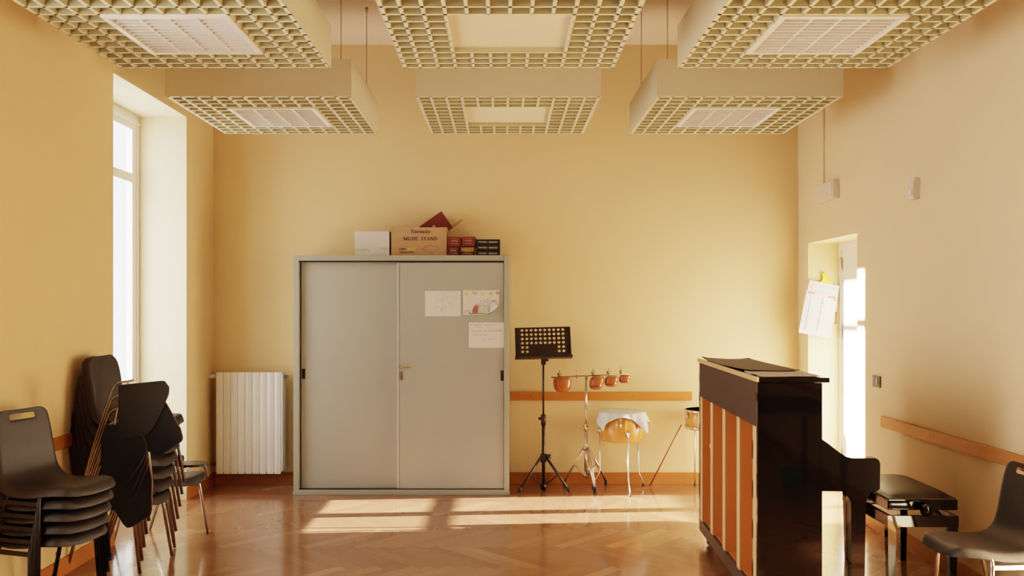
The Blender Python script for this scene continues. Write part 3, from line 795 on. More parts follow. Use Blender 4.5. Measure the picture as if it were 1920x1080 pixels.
def temple_block(label, px0, px1, py0, py1, dep, slot, lean=0.0):
    s = 7.40/1620
    w, h = (px1-px0)*s/2, (py1-py0)*s/2
    cx_, cz_ = ((px0+px1)/2-943)*s, 1.55-((py0+py1)/2-578)*s
    t = thing('temple_block', label, 'percussion', (cx_, 7.40-.0, cz_-h), 0, 'temple blocks on the chrome stand')
    bm = B(); n, m_ = 28, 20
    def sp(v, e_): return math.copysign(abs(v)**e_, v)
    rings = []
    for j in range(m_+1):
        ph = -PI/2+PI*j/m_; ring = []
        for i in range(n):
            th = 2*PI*i/n
            x_ = w*sp(math.cos(ph), .62)*sp(math.cos(th), .8); y_ = dep*sp(math.cos(ph), .62)*sp(math.sin(th), .8); z_ = h*sp(math.sin(ph), .62 if math.sin(ph) > 0 else .8)
            x_ *= 1.0 - .10*(-z_/h) if not slot else 1.0 - .06*(-z_/h)
            if slot:
                zz = z_/h+.32 - .22*(x_/w)
                if abs(zz) < .10: k_ = .88; x_ *= k_; y_ *= k_
            x_ += lean*(-z_)
            ring.append(bm.verts.new((x_, y_, z_+h)))
        rings.append(ring)
    for a_, b_ in zip(rings, rings[1:]):
        for i in range(n):
            f = bm.faces.new((a_[i], a_[(i+1) % n], b_[(i+1) % n], b_[i])); f.smooth = True
    bmesh.ops.remove_doubles(bm, verts=bm.verts, dist=1e-5)
    obj('block', bm, M['temple'], t)
    if slot:
        bm = B(); pts = []
        for k in range(15):
            a_ = R(175)+R(190)*k/14
            xx = w*.90*math.cos(a_); yy = dep*.93*math.sin(a_)
            pts.append((xx+lean*.3*h, yy, h*(1-.30+.2*(xx/w)) - .010*abs(math.sin(a_))))
        tube(bm, pts, .0032, 8); obj('sound_slot', bm, M['slot'], t)
    else:
        bm = B(); prism(bm, [(p[0], p[1]) for p in ell(.012, 0, w*.42, dep*.3, 16)], 'z', 2*h-.006, 2*h+.0012); obj('sound_slot', bm, M['slot'], t)
    return t
temple_block('largest wooden temple block, at the left end of the bar beside the music stand', 1037.5, 1071, 706, 735.5, .065, False)
temple_block('second largest temple block, hanging just right of the chrome pole', 1105, 1132, 705, 730.5, .058, True, -.2)
temple_block('third temple block from the left of the bar, between two others', 1134, 1158.5, 704.5, 725, .052, True, -.2)
temple_block('smallest wooden temple block, at the right end of the bar', 1161, 1181.5, 702, 718.5, .044, True, -.15)

# ------------------------------------------------------------------ drums
def floor_drum(label, cx, cy, r, z0, z1, legs, bend=True):
    t = thing('floor_drum', label, 'drum', (cx, cy, 0))
    bm = B(); lathe(bm, [(r-.004, z0), (r, z0+.002), (r, z1-.002), (r-.004, z1)], n=48); obj('shell', bm, M['drum'], t)
    for z, nme in ((z1, 'top_hoop'), (z0, 'bottom_hoop')):
        bm = B(); s = 1 if z == z1 else -1
        prof = [(r+.001, z-s*.018), (r+.007, z-s*.018), (r+.007, z+s*.006), (r+.001, z+s*.006), (r+.001, z-s*.018)]
        lathe(bm, prof if s > 0 else list(reversed(prof)), n=48)
        if z == z1 or not bend: obj(nme, bm, M['chrome'], t)
        else: bm.free()
    bm = B(); lathe(bm, [(.0005, z1+.003), (r+.001, z1+.003)], n=48); obj('drum_head', bm, M['skin'], t)
    for k in range(6):
        a = R(60*k+18)
        bm = B(); x_, y_ = (r+.010)*math.cos(a), (r+.010)*math.sin(a)
        zc = (z0+z1)/2+.03
        cyl(bm, (x_, y_, zc), (0, 0, 1), .009, .045, 10); cyl(bm, (x_, y_, (zc+z1)/2), (0, 0, 1), .003, z1-zc, 6)
        obj('tension_lug', bm, M['chrome'], t)
    for a in legs:
        c_, s_ = math.cos(a), math.sin(a); q_ = r+.020
        zb = z0+.075
        bm = B()
        if bend: tube(bm, [(c_*q_, s_*q_, zb+.04), (c_*q_, s_*q_, .13), (c_*(q_+.055), s_*(q_+.055), .055), (c_*(q_+.06), s_*(q_+.06), .02)], .0058, 10, bend=.025)
        else: tube(bm, [(c_*q_, s_*q_, zb+.03), (c_*q_, s_*q_, .02)], .0058, 10)
        lg = obj('leg', bm, M['chrome'], t)
        bm = B(); e_ = q_+.06 if bend else q_; cyl(bm, (c_*e_, s_*e_, .013), (0, 0, 1), .009, .024, 10); obj('rubber_foot', bm, M['rubber'], lg)
        bm = B(); cyl(bm, (c_*(r+.008), s_*(r+.008), zb), (c_, s_, 0), .022, .016, 16); cyl(bm, (c_*(q_+.003), s_*(q_+.003), zb), (0, 0, 1), .010, .05, 12)
        tube(bm, [(c_*(q_+.012), s_*(q_+.012), zb), (c_*(q_+.024), s_*(q_+.024), zb-.02)], .005, 8)
        obj('leg_bracket', bm, M['chrome'], t)
    return t
DX, DY = (1167-943)*7.36/1620, 7.36
floor_drum('maple floor tom on three bent chrome legs, partly draped with a cloth', DX, DY, .178, .425, .665, (R(-84), R(38), R(160)))
floor_drum('maple drum with a chrome rim, half hidden behind the piano', 1.742, 7.36, .185, .535, .685, (R(0), R(108), R(-108)), False)

# cloth
def drape():
    bm = B(); n, m_ = 96, 26; R0 = .188; S_ = .285
    rings = []
    for j in range(m_+1):
        ring = []
        for i in range(n):
            th = 2*PI*i/n; a = th + R(6)
            ca_, sa_ = math.cos(a), math.sin(a); ox_, oy_ = .005, .055
            tx_ = ((S_ if ca_ > 0 else -S_)+ox_)/ca_ if abs(ca_) > 1e-5 else 9
            ty_ = ((S_ if sa_ > 0 else -S_)+oy_)/sa_ if abs(sa_) > 1e-5 else 9
            ext = min(tx_, ty_)
            d = ext*j/m_
            if d <= R0: p = (d*math.cos(th), d*math.sin(th), .0006*math.sin(9*th)*(d/R0))
            else:
                o_ = d-R0; k_ = min(1, o_/.05)
                fold = (.016*math.sin(8*th+.6)+.008*math.sin(13*th))*min(1, o_/.10)
                rr = R0 + .003*k_ + fold + .10*o_ + 1.0*o_*o_ + .004
                p = (rr*math.cos(th), rr*math.sin(th), -max(0, o_-.006)*.97)
            ring.append(bm.verts.new(p))
        rings.append(ring)
    c0 = bm.verts.new((0, 0, 0)); 
    for v in rings[0]: v.co = (0, 0, 0)
    for a_, b_ in zip(rings, rings[1:]):
        for i in range(n):
            f = bm.faces.new((a_[i], a_[(i+1) % n], b_[(i+1) % n], b_[i])); f.smooth = True
    bmesh.ops.remove_doubles(bm, verts=bm.verts, dist=1e-5)
    return bm
o = obj('cloth', drape(), M['cloth']); tag(o, 'pale blue and green square cloth draped over the floor tom', 'cloth')
o.location = (DX, DY, .6755)
md = o.modifiers.new('thick', 'SOLIDIFY'); md.thickness = .0015; md.offset = 1

bm = B(); tube(bm, [(1.275, 7.50, .008), (1.528, 7.39, .555)], .0075, 10, r_end=.006)
o = obj('wooden_stick', bm, M['stick']); tag(o, 'thin brown wooden stick leaning from the floor against the drum behind the piano', 'stick')

# ------------------------------------------------------------------ wall fixtures on the right
t = thing('emergency_light', 'cream emergency light box high on the right wall above the door', 'light fixture', (XR, 6.91, 2.405))
bm = B(); box(bm, -.05, 0, -.21, .21, 0, .145, bev=.008); obj('housing', bm, M['cream_plastic'], t)
bm = B(); box(bm, -.055, -.048, -.19, .12, .02, .125, bev=.002); obj('diffuser', bm, M['cream_plastic'], t)
bm = B(); cyl(bm, (-.0555, -.10, .035), (1, 0, 0), .012, .003, 14); obj('indicator', bm, M['yellow_plastic'], t)
bm = B(); box(bm, -.016, 0, .09, .115, .145, ZC-2.405, bev=.002); obj('conduit', bm, M['wall_r'], t)
t = thing('motion_sensor', 'small white motion sensor high on the right wall, right of the light box', 'sensor', (XR, 5.44, 2.235))
bm = B(); prism(bm, [(0, 0), (-.035, .0), (-.045, .02), (-.040, .11), (-.03, .135), (0, .135)], 'y', -.032, .032); obj('housing', bm, M['cream_plastic'], t)
bm = B(); prism(bm, [(-.043, .022), (-.05, .03), (-.05, .055), (-.042, .065)], 'y', -.022, .022); obj('lens', bm, M['white_paint'], t)
t = thing('light_switch', 'dark grey wall switch on the white lit part of the right wall', 'switch', (XR, 6.02, 1.0))
bm = B(); box(bm, -.012, 0, -.058, .058, 0, .08, bev=.004); obj('plate', bm, M['grey_plastic'], t)
for k in range(2):
    bm = B(); box(bm, -.017, -.011, -.032+.034*k, -.004+.034*k, .018, .062, bev=.002); obj('rocker', bm, M['key_grey'] if k == 0 else M['grey_plastic'], t)

# calendar hanging in the doorway corner
t = thing('wall_calendar', 'tilted white wall calendar with red headings hanging beside the door', 'calendar', ((1536-943)*7.36/1620, 7.352, 1.545))
t.rotation_euler = (0, R(11), 0)
W_, H_ = .132, .222
bm = B(); box(bm, -W_, W_, -.002, .001, -.225, .225); obj('backing_sheet', bm, M['paper'], t)
bm = B(); box(bm, -W_-.008, W_-.006, -.008, -.003, -.232, .135); pg = obj('page_block', bm, M['paper'], t)
def flat(name, m, blobs=(), ribs=(), wd=.002, y=-.0095, par=None):
    bm = B()
    for b_ in blobs: blob(bm, b_, y)
    for r_ in ribs: ribbon(bm, r_, wd, y)
    return obj(name, bm, m, par or t)
flat('red_heading', M['red'], [[(-.128, .112), (-.066, .112), (-.066, .128), (-.128, .128)], [(.05, .106), (.118, .106), (.118, .124), (.05, .124)], [(.106, .085), (.118, .085), (.118, .105), (.106, .105)]], [[(-.128, .127), (.118, .127)], [(-.128, .111), (.118, .111)]], .0016, par=pg)
flat('red_logo', M['red'], [], [ell(-.098, .178, .014, .017, 14, .6, 5.6)], .006, -.003)
flat('header_lines', M['grey_print'], [], [[(-.04, .195), (.02, .195)], [(.03, .193), (.10, .193)], [(-.045, .178), (.10, .176)], [(-.05, .158), (.09, .158)], [(-.03, .147), (.08, .147)]], .003, -.003)
def numbers(x, rng, red=()):
    z = .092
    for nn in rng:
        text('date_number', str(nn), .0165, M['red'] if nn in red else M['ink'], pg, (x, -.0095, z), bold=.0005); z -= .0185
numbers(-.095, range(1, 17)); numbers(.008, range(16, 32), (24, 25))
flat('grid_lines', M['pen_light'], [], [[(-.128, .08-.0185*k), (-.02, .08-.0185*k)] for k in range(16)]+[[(-.0, .08-.0185*k), (.112, .08-.0185*k)] for k in range(0)] + [[(-.122, .1), (-.122, -.2)], [(.108, .08), (.108, -.215)]], .0012, par=pg)
for o_ in t.children:
    pass
t = thing('calendar_hanger', 'yellow plastic hanger holding the calendar beside the door', 'hanger', ((1545-943)*7.37/1620, 7.365, 1.735))
bm = B(); prism(bm, [(-.055, .03), (-.02, .052), (-.012, .075), (-.02, .112), (.012, .112), (.014, .078), (.03, .055), (.075, .036), (.06, .02), (-.05, .018)], 'y', -.008, .018); obj('hook', bm, M['yellow_plastic'], t)
t = thing('wall_hook', 'small brown hooked latch on the doorway side beside the calendar', 'hook', ((1568-943)*7.38/1620, 7.386, 1.42))
bm = B(); tube(bm, [(0, -.01, .10), (0, -.01, .0), (-.02, -.01, -.002)], .004, 8, bend=.012); cyl(bm, (0, -.003, .09), (0, 1, 0), .007, .008, 10); obj('bent_rod', bm, M['stick'], t)

# ------------------------------------------------------------------ chair shells
def interp(pts, u):
    n = len(pts)-1; x = u*n; i = min(int(x), n-1); f = x-i
    p0 = pts[max(i-1, 0)]; p1 = pts[i]; p2 = pts[i+1]; p3 = pts[min(i+2, n)]
    return tuple(.5*((2*b)+(-a+c)*f+(2*a-5*b+4*c-d_)*f*f+(-a+3*b-3*c+d_)*f**3) for a, b, c, d_ in zip(p0, p1, p2, p3))

def shell_bm(prof, handle=None, roll=.03, dish=.012, N=44, Mv=28):
    """prof rows: (x, z, half width)"""
    bm = B(); grid = []
    for i in range(N+1):
        u = i/N
        x, z, w = interp(prof, u)
        xa, za, _ = interp(prof, max(0, u-.01)); xb, zb, _ = interp(prof, min(1, u+.01))
        tx, tz = xb-xa, zb-za; L_ = math.hypot(tx, tz); tx, tz = tx/L_, tz/L_
        nx, nz = tz, -tx      # points up/forward side
        if i == 0: pass
        row = []
        # round outline ends
        e_ = 1.0
        if u > .90: e_ = math.sqrt(max(0.0, 1-((u-.90)/.10)**2*.40))
        if u < .10: e_ = math.sqrt(max(0.0, 1-((.10-u)/.10)**2*.45))
        for j in range(Mv+1):
            v = -1+2*j/Mv; av = abs(v)
            y = v*w*e_
            off = -dish*(1-v*v)
            r_ = max(0, (av-.80)/.20)
            k_ = max(0, min(1, (u-.38)/.15)); k_ = k_*k_*(3-2*k_)
            off -= roll*r_*r_*k_
            fr_ = max(0, (.10-u)/.10)
            s2 = min(1.0, r_*r_+fr_*fr_)
            dz = roll*s2*(1-k_)
            # top bow
            row.append(bm.verts.new((x+nx*off, y, z+nz*off-dz)))
        grid.append(row)
    for i in range(N):
        for j in range(Mv):
            u = (i+.5)/N; v = -1+2*(j+.5)/Mv
            if handle and handle[0] < u < handle[1]:
                lim = handle[2]
                if abs(v) < lim: continue
            f = bm.faces.new((grid[i][j], grid[i+1][j], grid[i+1][j+1], grid[i][j+1])); f.smooth = True
    return bm

def solid(o, th=.006):
    m_ = o.modifiers.new('thickness', 'SOLIDIFY'); m_.thickness = th; m_.offset = -1
    s_ = o.modifiers.new('smooth', 'SUBSURF'); s_.levels = 1; s_.render_levels = 1

PROF_A = [(.205, .457, .150), (.17, .461, .172), (.13, .463, .188), (.08, .461, .203), (.02, .452, .212), (-.07, .447, .212), (-.14, .456, .206), (-.185, .492, .200), (-.205, .55, .195), (-.218, .63, .192), (-.232, .71, .188), (-.246, .775, .182), (-.254, .805, .176)]
def make_chair_a(name, label, metal, group):
    t = thing(name, label, 'chair', (0, 0, 0), 0, group)
    o = obj('seat_shell', shell_bm(PROF_A, (.875, .925, .40), roll=.045), M['shell'], t); solid(o)
    for s in (-1, 1):
        bm = B(); tube(bm, [(.03, s*.11, .427), (.055, s*.205, .425), (.075, s*.23, .008)], .0105, 12, bend=.05); lg = obj('leg', bm, metal, t)
        bm = B(); cyl(bm, (.075, s*.23, .008), (0, 0, 1), .0125, .016, 10); obj('foot_cap', bm, M['rubber'], lg)
        bm = B(); tube(bm, [(-.12, s*.11, .422), (-.135, s*.200, .418), (-.25, s*.225, .008)], .0105, 12, bend=.05); lg = obj('leg', bm, metal, t)
        bm = B(); cyl(bm, (-.25, s*.225, .008), (0, 0, 1), .0125, .016, 10); obj('foot_cap', bm, M['rubber'], lg)
        bm = B(); box(bm, -.155, .06, s*.213-.006, s*.213+.006, .372, .394, bev=.003); obj('side_rail', bm, metal, t)
    return t

# near-left stack of five, facing +X
AX, AY, ADZ, AR = -2.235, 4.31, .060, R(-17)
labA = ['plastic chair with black legs, topmost of the near left stack, hand slot in its back', 'black plastic chair, second from the top of the near left stack', 'black plastic chair, middle one of the near left stack of five', 'black plastic chair, second from the bottom of the near left stack', 'black plastic chair, bottom of the near left stack of five']
ca = make_chair_a('stacking_chair', labA[4], M['dark_metal'], 'black-legged chairs stacked at the near left')
ca.location = (AX, AY, 0); ca.rotation_euler = (0, 0, AR)
for k in range(1, 5):
    dup(ca, (AX+.012*k, AY-.003*k, ADZ*k), AR, labA[4-k])
# chrome legged chair at right, facing -X
cr = make_chair_a('stacking_chair', 'black plastic chair with chrome legs standing alone at the right beside the piano bench', M['chrome'], None)
cr.location = (2.245, 4.10, 0); cr.rotation_euler = (0, 0, R(180+4))

# ------------------------------------------------------------------ student chairs with writing tablets
PROF_B = [(.212, .440, .140), (.18, .444, .168), (.14, .445, .186), (.09, .441, .202), (.02, .432, .205), (-.06, .430, .203), (-.13, .440, .196), (-.175, .480, .186), (-.195, .54, .178), (-.208, .62, .178), (-.222, .70, .178), (-.238, .765, .172), (-.250, .805, .150)]
def make_chair_b(name, label, group):
    t = thing(name, label, 'chair', (0, 0, 0), 0, group)
    o = obj('seat_shell', shell_bm(PROF_B, None, roll=.05, dish=.02), M['shell_b'], t); solid(o)
    for s in (-1, 1):
        bm = B(); tube(bm, [(.08, s*.10, .402), (.115, s*.165, .40), (.175, s*.185, .004)], .0095, 12, bend=.04); obj('leg', bm, M['nickel'], t)
    bm = B(); tube(bm, [(-.10, .10, .400), (-.12, .165, .395), (-.28, .185, .004)], .0095, 12, bend=.04); obj('leg', bm, M['nickel'], t)
    bm = B(); tube(bm, [(-.28, -.185, .004), (-.17, -.222, .30), (-.035, -.228, .655), (.08, -.228, .672)], .0058, 12, bend=.06); obj('arm_tube', bm, M['nickel'], t)
    bm = B(); tube(bm, [(.115, -.165, .40), (-.115, -.205, .385)], .008, 10); tube(bm, [(.08, -.10, .402), (.08, .10, .402)], .008, 10); tube(bm, [(-.11, -.205, .388), (-.10, .10, .40)], .008, 10)
    obj('seat_frame', bm, M['nickel'], t)
    return t
BX, BY, BDZ, BROT = -2.265, 5.235, .077, R(-7)
TAB = {6: (4.895, [(222, 722), (300, 714), (308, 714), (317, 726), (316, 740), (288, 800), (272, 816), (234, 824), (224, 818), (221, 800)]),
       5: (4.925, [(262, 770), (305, 745), (314, 757), (338, 803), (342, 820), (340, 828), (302, 853), (292, 855), (262, 840), (250, 820)]),
       4: (4.920, [(197, 796), (262, 796), (274, 830), (275, 846), (268, 862), (242, 901), (232, 907), (192, 907), (188, 900), (190, 830)]),
       3: (4.937, [(196, 815), (266, 812), (277, 850), (273, 866), (249, 918), (239, 925), (196, 925), (190, 918)]),
       2: (4.954, [(196, 835), (272, 842), (279, 862), (276, 878), (252, 932), (243, 940), (196, 943), (188, 934)]),
       1: (4.972, [(272, 846), (280, 866), (285, 900), (284, 955), (281, 966), (246, 989), (237, 991), (229, 983), (206, 944), (212, 890)]),
       0: (4.988, [(200, 850), (262, 855), (268, 872), (258, 925), (240, 955), (210, 958), (192, 945), (188, 915)])}
labB = ['bottom chair of the tall stack of student chairs by the window', 'second chair from the bottom of the tall student chair stack, its writing tablet hanging lowest', 'third chair from the bottom of the tall student chair stack', 'middle chair of the tall stack of seven student chairs', 'third chair from the top of the tall student chair stack, tablet hanging left', 'second chair from the top of the tall student chair stack, tablet turned to the right', 'topmost black student chair of the tall stack, large writing tablet facing the camera']
proto = make_chair_b('student_chair', labB[0], 'student chairs with writing tablets stacked by the window')
roots = []
for k in range(7):
    loc = (BX+.013*k, BY, BDZ*k)
    if k == 0: r_ = proto; r_.location = loc; r_.rotation_euler = (0, 0, BROT)
    else: r_ = dup(proto, loc, BROT, labB[k])
    roots.append(r_)
for k in range(7):
    yy, pts = TAB[k]; s = yy/1620
    W3 = [Vector(((p[0]-943)*s, yy, 1.55-(p[1]-578)*s)) for p in pts]
    zc_ = sum(v.z for v in W3)/len(W3)
    for v in W3: v.y -= (v.z-zc_)*(.05, .04, .05, .04, .05, .09, .02)[k]
    inv = (Matrix.Translation(roots[k].location) @ Matrix.Rotation(BROT, 4, 'Z')).inverted()
    bm = B()
    f_ = [bm.verts.new(inv @ v) for v in W3]; b_ = [bm.verts.new(inv @ (v + Vector((0, .013, 0)))) for v in W3]
    n = len(f_); bm.faces.new(f_); bm.faces.new(list(reversed(b_)))
    for i in range(n): bm.faces.new((f_[i], b_[i], b_[(i+1) % n], f_[(i+1) % n]))
    bmesh.ops.bevel(bm, geom=[e for e in bm.edges], offset=.003, segments=2, affect='EDGES')
    tb = obj('writing_tablet', bm, [M['tablet'], M['edge']], roots[k])
    for f in tb.data.polygons: f.material_index = 0 if abs(f.normal.y) > .9 else 1
    # bracket from arm tube to tablet
    bm = B(); c0 = Vector((.04, -.228, .667)); cen = sum(((inv @ v) for v in W3), Vector())/len(W3)
    top = inv @ max(W3, key=lambda v: v.z-.3*v.x)
    tube(bm, [c0, Vector((top.x*.5+c0.x*.5, -.235, c0.z)), Vector((top.x*.6+cen.x*.4, top.y+.02, top.z*.7+cen.z*.3))], .006, 8)
    obj('tablet_bracket', bm, M['nickel'], roots[k])

# lone student chair in the window recess
cl = dup(proto, (-2.245, 5.80, 0), R(-14), 'single black student chair with a folded tablet standing between the chair stack and radiator', None)
for p_ in list(cl.children):
    if p_.name.startswith('writing_tablet') or p_.name.startswith('tablet_bracket'):
        bpy.data.objects.remove(p_)
if 'group' in cl: del cl['group']
bm = B()
pts = ell(.205, -.05, .115, .085, 28)
prism(bm, pts, 'z', .515, .53); o = obj('writing_tablet', bm, M['tablet'], cl)
bm = B(); tube(bm, [(.13, -.17, .40), (.15, -.18, .49), (.20, .10, .50), (.19, .17, .40)], .009, 10, bend=.03); obj('tablet_support', bm, M['nickel'], cl)
bm = B(); lathe(bm, [(.001, 0), (.03, .006), (.036, .025), (.03, .045), (.001, .052)], (.12, -.06, .53), 16); obj('pivot_knob', bm, M['rubber'], cl)

# ------------------------------------------------------------------ piano
P = thing('upright_piano', 'black lacquered upright piano seen from its open wooden back', 'piano', (1.250, 4.24, 0), R(-2.3))
LEN = 1.545
def side(y0, y1):
    bm = B(); box(bm, 0, .313, y0, y1, .07, 1.185, bev=.003); return bm
obj('side_panel', side(0, .03), M['piano'], P)
obj('side_panel', side(LEN-.03, LEN), M['piano'], P)
bm = B(); box(bm, .004, .345, -.012, LEN+.012, 1.187, 1.211, bev=.003); lid = obj('lid', bm, M['piano'], P)
bm = B(); box(bm, -.008, .0035, -.012, LEN+.012, 1.189, 1.213); obj('lid_edge_strip', bm, M['tan_strip'], lid)
bm = B(); box(bm, .0, .012, .03, LEN-.03, .965, 1.185); obj('back_cover', bm, M['piano_back'], P)
bm = B(); box(bm, .0, .12, .03, LEN-.03, .07, .145, bev=.003); obj('bottom_beam', bm, M['beam'], P)
bm = B(); box(bm, .02, .12, .03, LEN-.03, .1455, .15); obj('beam_top', bm, M['orange_wood'], P)
for k, y in enumerate((.032, .385, .745, 1.10, 1.435)):
    bm = B(); box(bm, .002, .105, y, y+.075, .146, .965, bev=.002)
    po = obj('back_post', bm, [M['post_wood'], M['orange_wood']], P)
    for f in po.data.polygons:
        f.material_index = 0 if f.normal.x < -.5 else 1
    if k == 0:
        bm = B()
        for z in (.24, .44, .64, .84): prism(bm, [(p_[0], p_[1]) for p_ in ell(y+.075, z, .012, .05, 14)], 'x', -.0005, .02)
        obj('post_notch', bm, M['slot'], po)
bm = B(); box(bm, .108, .125, .03, LEN-.03, .15, .97); obj('soundboard', bm, M['orange_wood'], P)
bm = B(); cyl(bm, (.075, 1.38, .655), (1, 0, 0), .014, .07, 14); obj('back_peg', bm, M['post_wood'], P)
bm = B(); box(bm, .125, .30, .03, LEN-.03, .07, .09); obj('bottom_board', bm, M['piano'], P)
bm = B(); box(bm, .29, .31, .03, LEN-.03, .83, 1.185); obj('upper_front_panel', bm, M['piano'], P)
bm = B(); box(bm, .27, .29, .03, LEN-.03, .09, .66); obj('lower_front_panel', bm, M['piano'], P)
bm = B(); box(bm, .28, .585, .03, LEN-.03, .655, .70, bev=.003); obj('key_bed', bm, M['piano'], P)
def cheek(y0, y1):
    pts = [(.30, .655), (.575, .655), (.590, .668), (.592, .79), (.586, .808), (.572, .818), (.455, .818), (.43, .824), (.40, .842), (.345, .885), (.313, .908), (.30, .915)]
    bm = B(); prism(bm, pts, 'y', y0, y1)
    bmesh.ops.bevel(bm, geom=[e for e in bm.edges if len(e.link_faces) == 2 and e.calc_face_angle(0) > .6], offset=.004, segments=2, affect='EDGES')
    return bm
obj('cheek', cheek(.0, .05), M['piano'], P); obj('cheek', cheek(LEN-.05, LEN), M['piano'], P)
bm = B(); box(bm, .555, .575, .05, LEN-.05, .70, .735, bev=.002); obj('key_slip', bm, M['piano'], P)
bm = B()
n = 52; kw = (LEN-.12)/n
for k in range(n): box(bm, .40, .553, .06+kw*k+.0006, .06+kw*(k+1)-.0006, .705, .742)
obj('white_keys', bm, M['ivory'], P)
bm = B()
for k in range(n-1):
    if k % 7 not in (1, 4): box(bm, .40, .495, .06+kw*(k+1)-.006, .06+kw*(k+1)+.006, .742, .754)
obj('black_keys', bm, M['piano'], P)
bm = B(); prism(bm, [(.31, .74), (.395, .745), (.395, .76), (.345, .87), (.31, .90)], 'y', .05, LEN-.05); obj('fallboard', bm, M['piano'], P)
for y in (.012, LEN-.072):
    bm = B()
    pts = [(.425, .655), (.455, .60), (.462, .05), (.52, .05), (.527, .60), (.555, .655)]
    prism(bm, pts, 'y', y, y+.06); bmesh.ops.bevel(bm, geom=[e for e in bm.edges if e.calc_face_angle(0) > .6], offset=.004, segments=2, affect='EDGES')
    lg = obj('leg', bm, M['piano'], P)
    bm = B(); box(bm, .29, .54, y-.0, y+.06, .028, .07, bev=.004); obj('toe_block', bm, M['piano'], lg)
for (x_, y_) in ((.05, .10), (.05, LEN-.13), (.50, .045), (.50, LEN-.045)):
    bm = B(); cyl(bm, (x_, y_, .026), (0, 1, 0), .025, .02, 18); w_ = obj('caster', bm, M['nickel'], P)
    bm = B(); box(bm, x_-.02, x_+.02, y_-.018, y_-.012, .02, .06); box(bm, x_-.02, x_+.02, y_+.012, y_+.018, .02, .06); box(bm, x_-.025, x_+.025, y_-.02, y_+.02, .055, .069)
    obj('caster_bracket', bm, M['chrome'], w_)
for k in range(3):
    bm = B(); box(bm, .29, .38, LEN/2-.11+.09*k-.015, LEN/2-.11+.09*k+.035, .075, .088, bev=.004); obj('pedal', bm, M['brass'], P)

# cloth and paper on the lid
def lid_local(x, y, z): 
    a = R(-2.3); return (1.250+x*math.cos(a)-y*math.sin(a), 4.24+x*math.sin(a)+y*math.cos(a), z)
def sheet_bm(x0, x1, y0, y1, amp, n=24, seed=1):
    bm = B(); r_ = random.Random(seed); ph = [r_.uniform(0, 6) for _ in range(4)]
    g = []
    for i in range(n+1):
        row = []
        for j in range(n+1):
            u, v = i/n, j/n
            edge = max(0, abs(u-.5)*2-.7)/.3 + max(0, abs(v-.5)*2-.8)/.2
            z = amp*(.5+.5*math.sin(5*u+ph[0])*math.sin(7*v+ph[1]))*(.25+edge)
            row.append(bm.verts.new((x0+(x1-x0)*u, y0+(y1-y0)*v, z)))
        g.append(row)
    for i in range(n):
        for j in range(n):
            f = bm.faces.new((g[i][j], g[i+1][j], g[i+1][j+1], g[i][j+1])); f.smooth = True
    return bm
o = obj('cover_cloth', sheet_bm(.015, .325, .40, 1.53, .007, seed=4), M['lid']); tag(o, 'dark grey cover lying along the far part of the piano lid', 'cloth')
o.location = lid_local(0, 0, 1.2125); o.rotation_euler = (0, 0, R(-2.3)); md = o.modifiers.new('t', 'SOLIDIFY'); md.thickness = .002; md.offset = 1
o = obj('paper_sheet', sheet_bm(.012, .318, .005, .33, .006, seed=8), M['sheet']); tag(o, 'rumpled grey paper sheet on the near end of the piano lid', 'paper')
o.location = lid_local(0, 0, 1.2125); o.rotation_euler = (0, 0, R(-2.3)); md = o.modifiers.new('t', 'SOLIDIFY'); md.thickness = .0015; md.offset = 1

# ------------------------------------------------------------------ piano bench
t = thing('piano_bench', 'black adjustable piano bench with a padded top between piano and right wall', 'bench', (2.288, 5.02, 0), R(-1))
hx, hy = .188, .325
bm = B(); n = 20; g = []
for i in range(n+1):
    row = []
    for j in range(n+1):
        u, v = -1+2*i/n, -1+2*j/n
        z = .515+.030*(1-abs(u)**3.5)**.6*(1-abs(v)**5)**.6
        row.append(bm.verts.new((u*(hx-.004), v*(hy-.004), z)))
    g.append(row)
for i in range(n):
    for j in range(n):
        f = bm.faces.new((g[i][j], g[i+1][j], g[i+1][j+1], g[i][j+1])); f.smooth = True
box(bm, -hx+.004, hx-.004, -hy+.004, hy-.004, .508, .516)
obj('cushion', bm, M['leather'], t)
bm = B(); box(bm, -hx, hx, -hy, hy, .452, .509, bev=.005); obj('upper_frame', bm, M['piano'], t)
bm = B()
for s in (-1, 1):
    box(bm, -hx-.003, hx+.003, min(s*(hy-.02), s*(hy+.003)), max(s*(hy-.02), s*(hy+.003)), .362, .422)
    box(bm, min(s*(hx-.02), s*(hx+.003)), max(s*(hx-.02), s*(hx+.003)), -hy+.02, hy-.02, .362, .422)
obj('lower_frame', bm, M['piano'], t)
bm = B()
for s in (-1, 1):
    tube(bm, [(s*(hx-.03), -.16, .39), (s*(hx-.03), .16, .45)], .006, 8); tube(bm, [(s*(hx-.03), .16, .39), (s*(hx-.03), -.16, .45)], .006, 8)
obj('scissor_lift', bm, M['nickel'], t)
for sx in (-1, 1):
    for sy in (-1, 1):
        bm = B(); cx_, cy_ = sx*(hx-.022), sy*(hy-.022)
        A_ = [bm.verts.new((cx_+a*.024, cy_+b*.024, .40)) for a, b in ((-1, -1), (1, -1), (1, 1), (-1, 1))]
        C_ = [bm.verts.new((cx_+a*.016, cy_+b*.016, 0.0)) for a, b in ((-1, -1), (1, -1), (1, 1), (-1, 1))]
        bm.faces.new(A_); bm.faces.new(list(reversed(C_)))
        for i in range(4): bm.faces.new((A_[i], C_[i], C_[(i+1) % 4], A_[(i+1) % 4]))
        obj('leg', bm, M['piano'], t)
bm = B(); tube(bm, [(.0, -hy+.01, .462), (.0, -hy-.03, .462)], .010, 12)
kb = [(.016, 0), (.030, .006), (.033, .02), (.033, .045), (.028, .055), (.0005, .058)]
rings = []
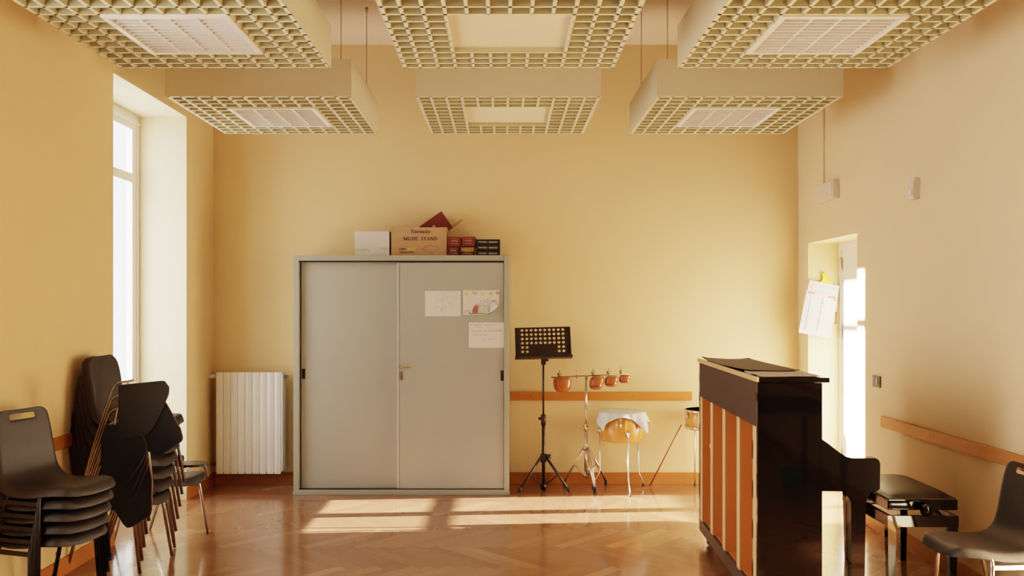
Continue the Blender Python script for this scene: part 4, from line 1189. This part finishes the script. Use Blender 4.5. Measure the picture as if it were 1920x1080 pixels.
for rr, yy in kb: rings.append([bm.verts.new((rr*math.cos(2*PI*k/24), -hy-.012-yy, .462+rr*math.sin(2*PI*k/24))) for k in range(24)])
for a_, b_ in zip(rings, rings[1:]):
    for k in range(24): f = bm.faces.new((a_[k], a_[(k+1) % 24], b_[(k+1) % 24], b_[k])); f.smooth = True
obj('height_knob', bm, M['piano'], t)

# ------------------------------------------------------------------ things behind the camera (seen mirrored in the piano side)
t = thing('work_table', 'dark table standing behind the camera, mirrored in the piano side', 'table', (2.05, 1.15, 0))
bm = B(); box(bm, -.42, .42, -.6, .6, .72, .75, bev=.003); obj('tabletop', bm, M['table_black'], t)
for sx in (-1, 1):
    for sy in (-1, 1):
        bm = B(); box(bm, sx*.38-.02, sx*.38+.02, sy*.56-.02, sy*.56+.02, 0, .72, bev=.003); obj('leg', bm, M['table_black'], t)
t = thing('waste_bin', 'teal plastic bin under the dark table, mirrored in the piano side', 'bin', (2.25, .85, 0))
bm = B(); lathe(bm, [(.07, 0), (.09, .15), (.094, .155), (.087, .15), (.067, .008), (.0005, .006)], n=32); obj('bucket', bm, M['teal'], t)

# ------------------------------------------------------------------ light
def area(name, loc, rot, sx, sy, power, col):
    l = bpy.data.lights.new(name, 'AREA'); l.shape = 'RECTANGLE'; l.size = sx; l.size_y = sy; l.energy = power; l.color = col
    o = bpy.data.objects.new(name, l); COL.objects.link(o); o.location = loc; o.rotation_euler = rot
    return o
for i, (a, b) in enumerate(WINS):
    area('sky_light', (-3.10, (a+b)/2, 1.65), (0, R(-90), 0), 2.7, 1.05, (75, 190)[i], (1.0, 0.93, 0.86))
sun = bpy.data.lights.new('sun', 'SUN'); sun.energy = 150; sun.color = (1.0, .92, .80); sun.angle = R(.55)
so = bpy.data.objects.new('sun', sun); COL.objects.link(so)
d = Vector((1, .072, -.205)).normalized()
so.rotation_euler = d.to_track_quat('-Z', 'Y').to_euler(); so.location = (-8, 5, 4)

w = bpy.data.worlds.new('sky'); C.world = w; w.use_nodes = True
bg = w.node_tree.nodes['Background']; bg.inputs[0].default_value = (0.93, .96, 1.0, 1); bg.inputs[1].default_value = 5.0

# ------------------------------------------------------------------ camera
cam = bpy.data.cameras.new('camera'); co = bpy.data.objects.new('camera', cam); COL.objects.link(co)
co.location = (0, 0, 1.55); co.rotation_euler = (R(90), 0, 0)
cam.sensor_width = 36; cam.lens = 1620/1920*36; cam.shift_x = 17/1920; cam.shift_y = 38/1920
cam.clip_start = .05
C.camera = co
C.view_settings.view_transform = 'Filmic'
C.view_settings.look = 'High Contrast'
C.view_settings.exposure = -0.75
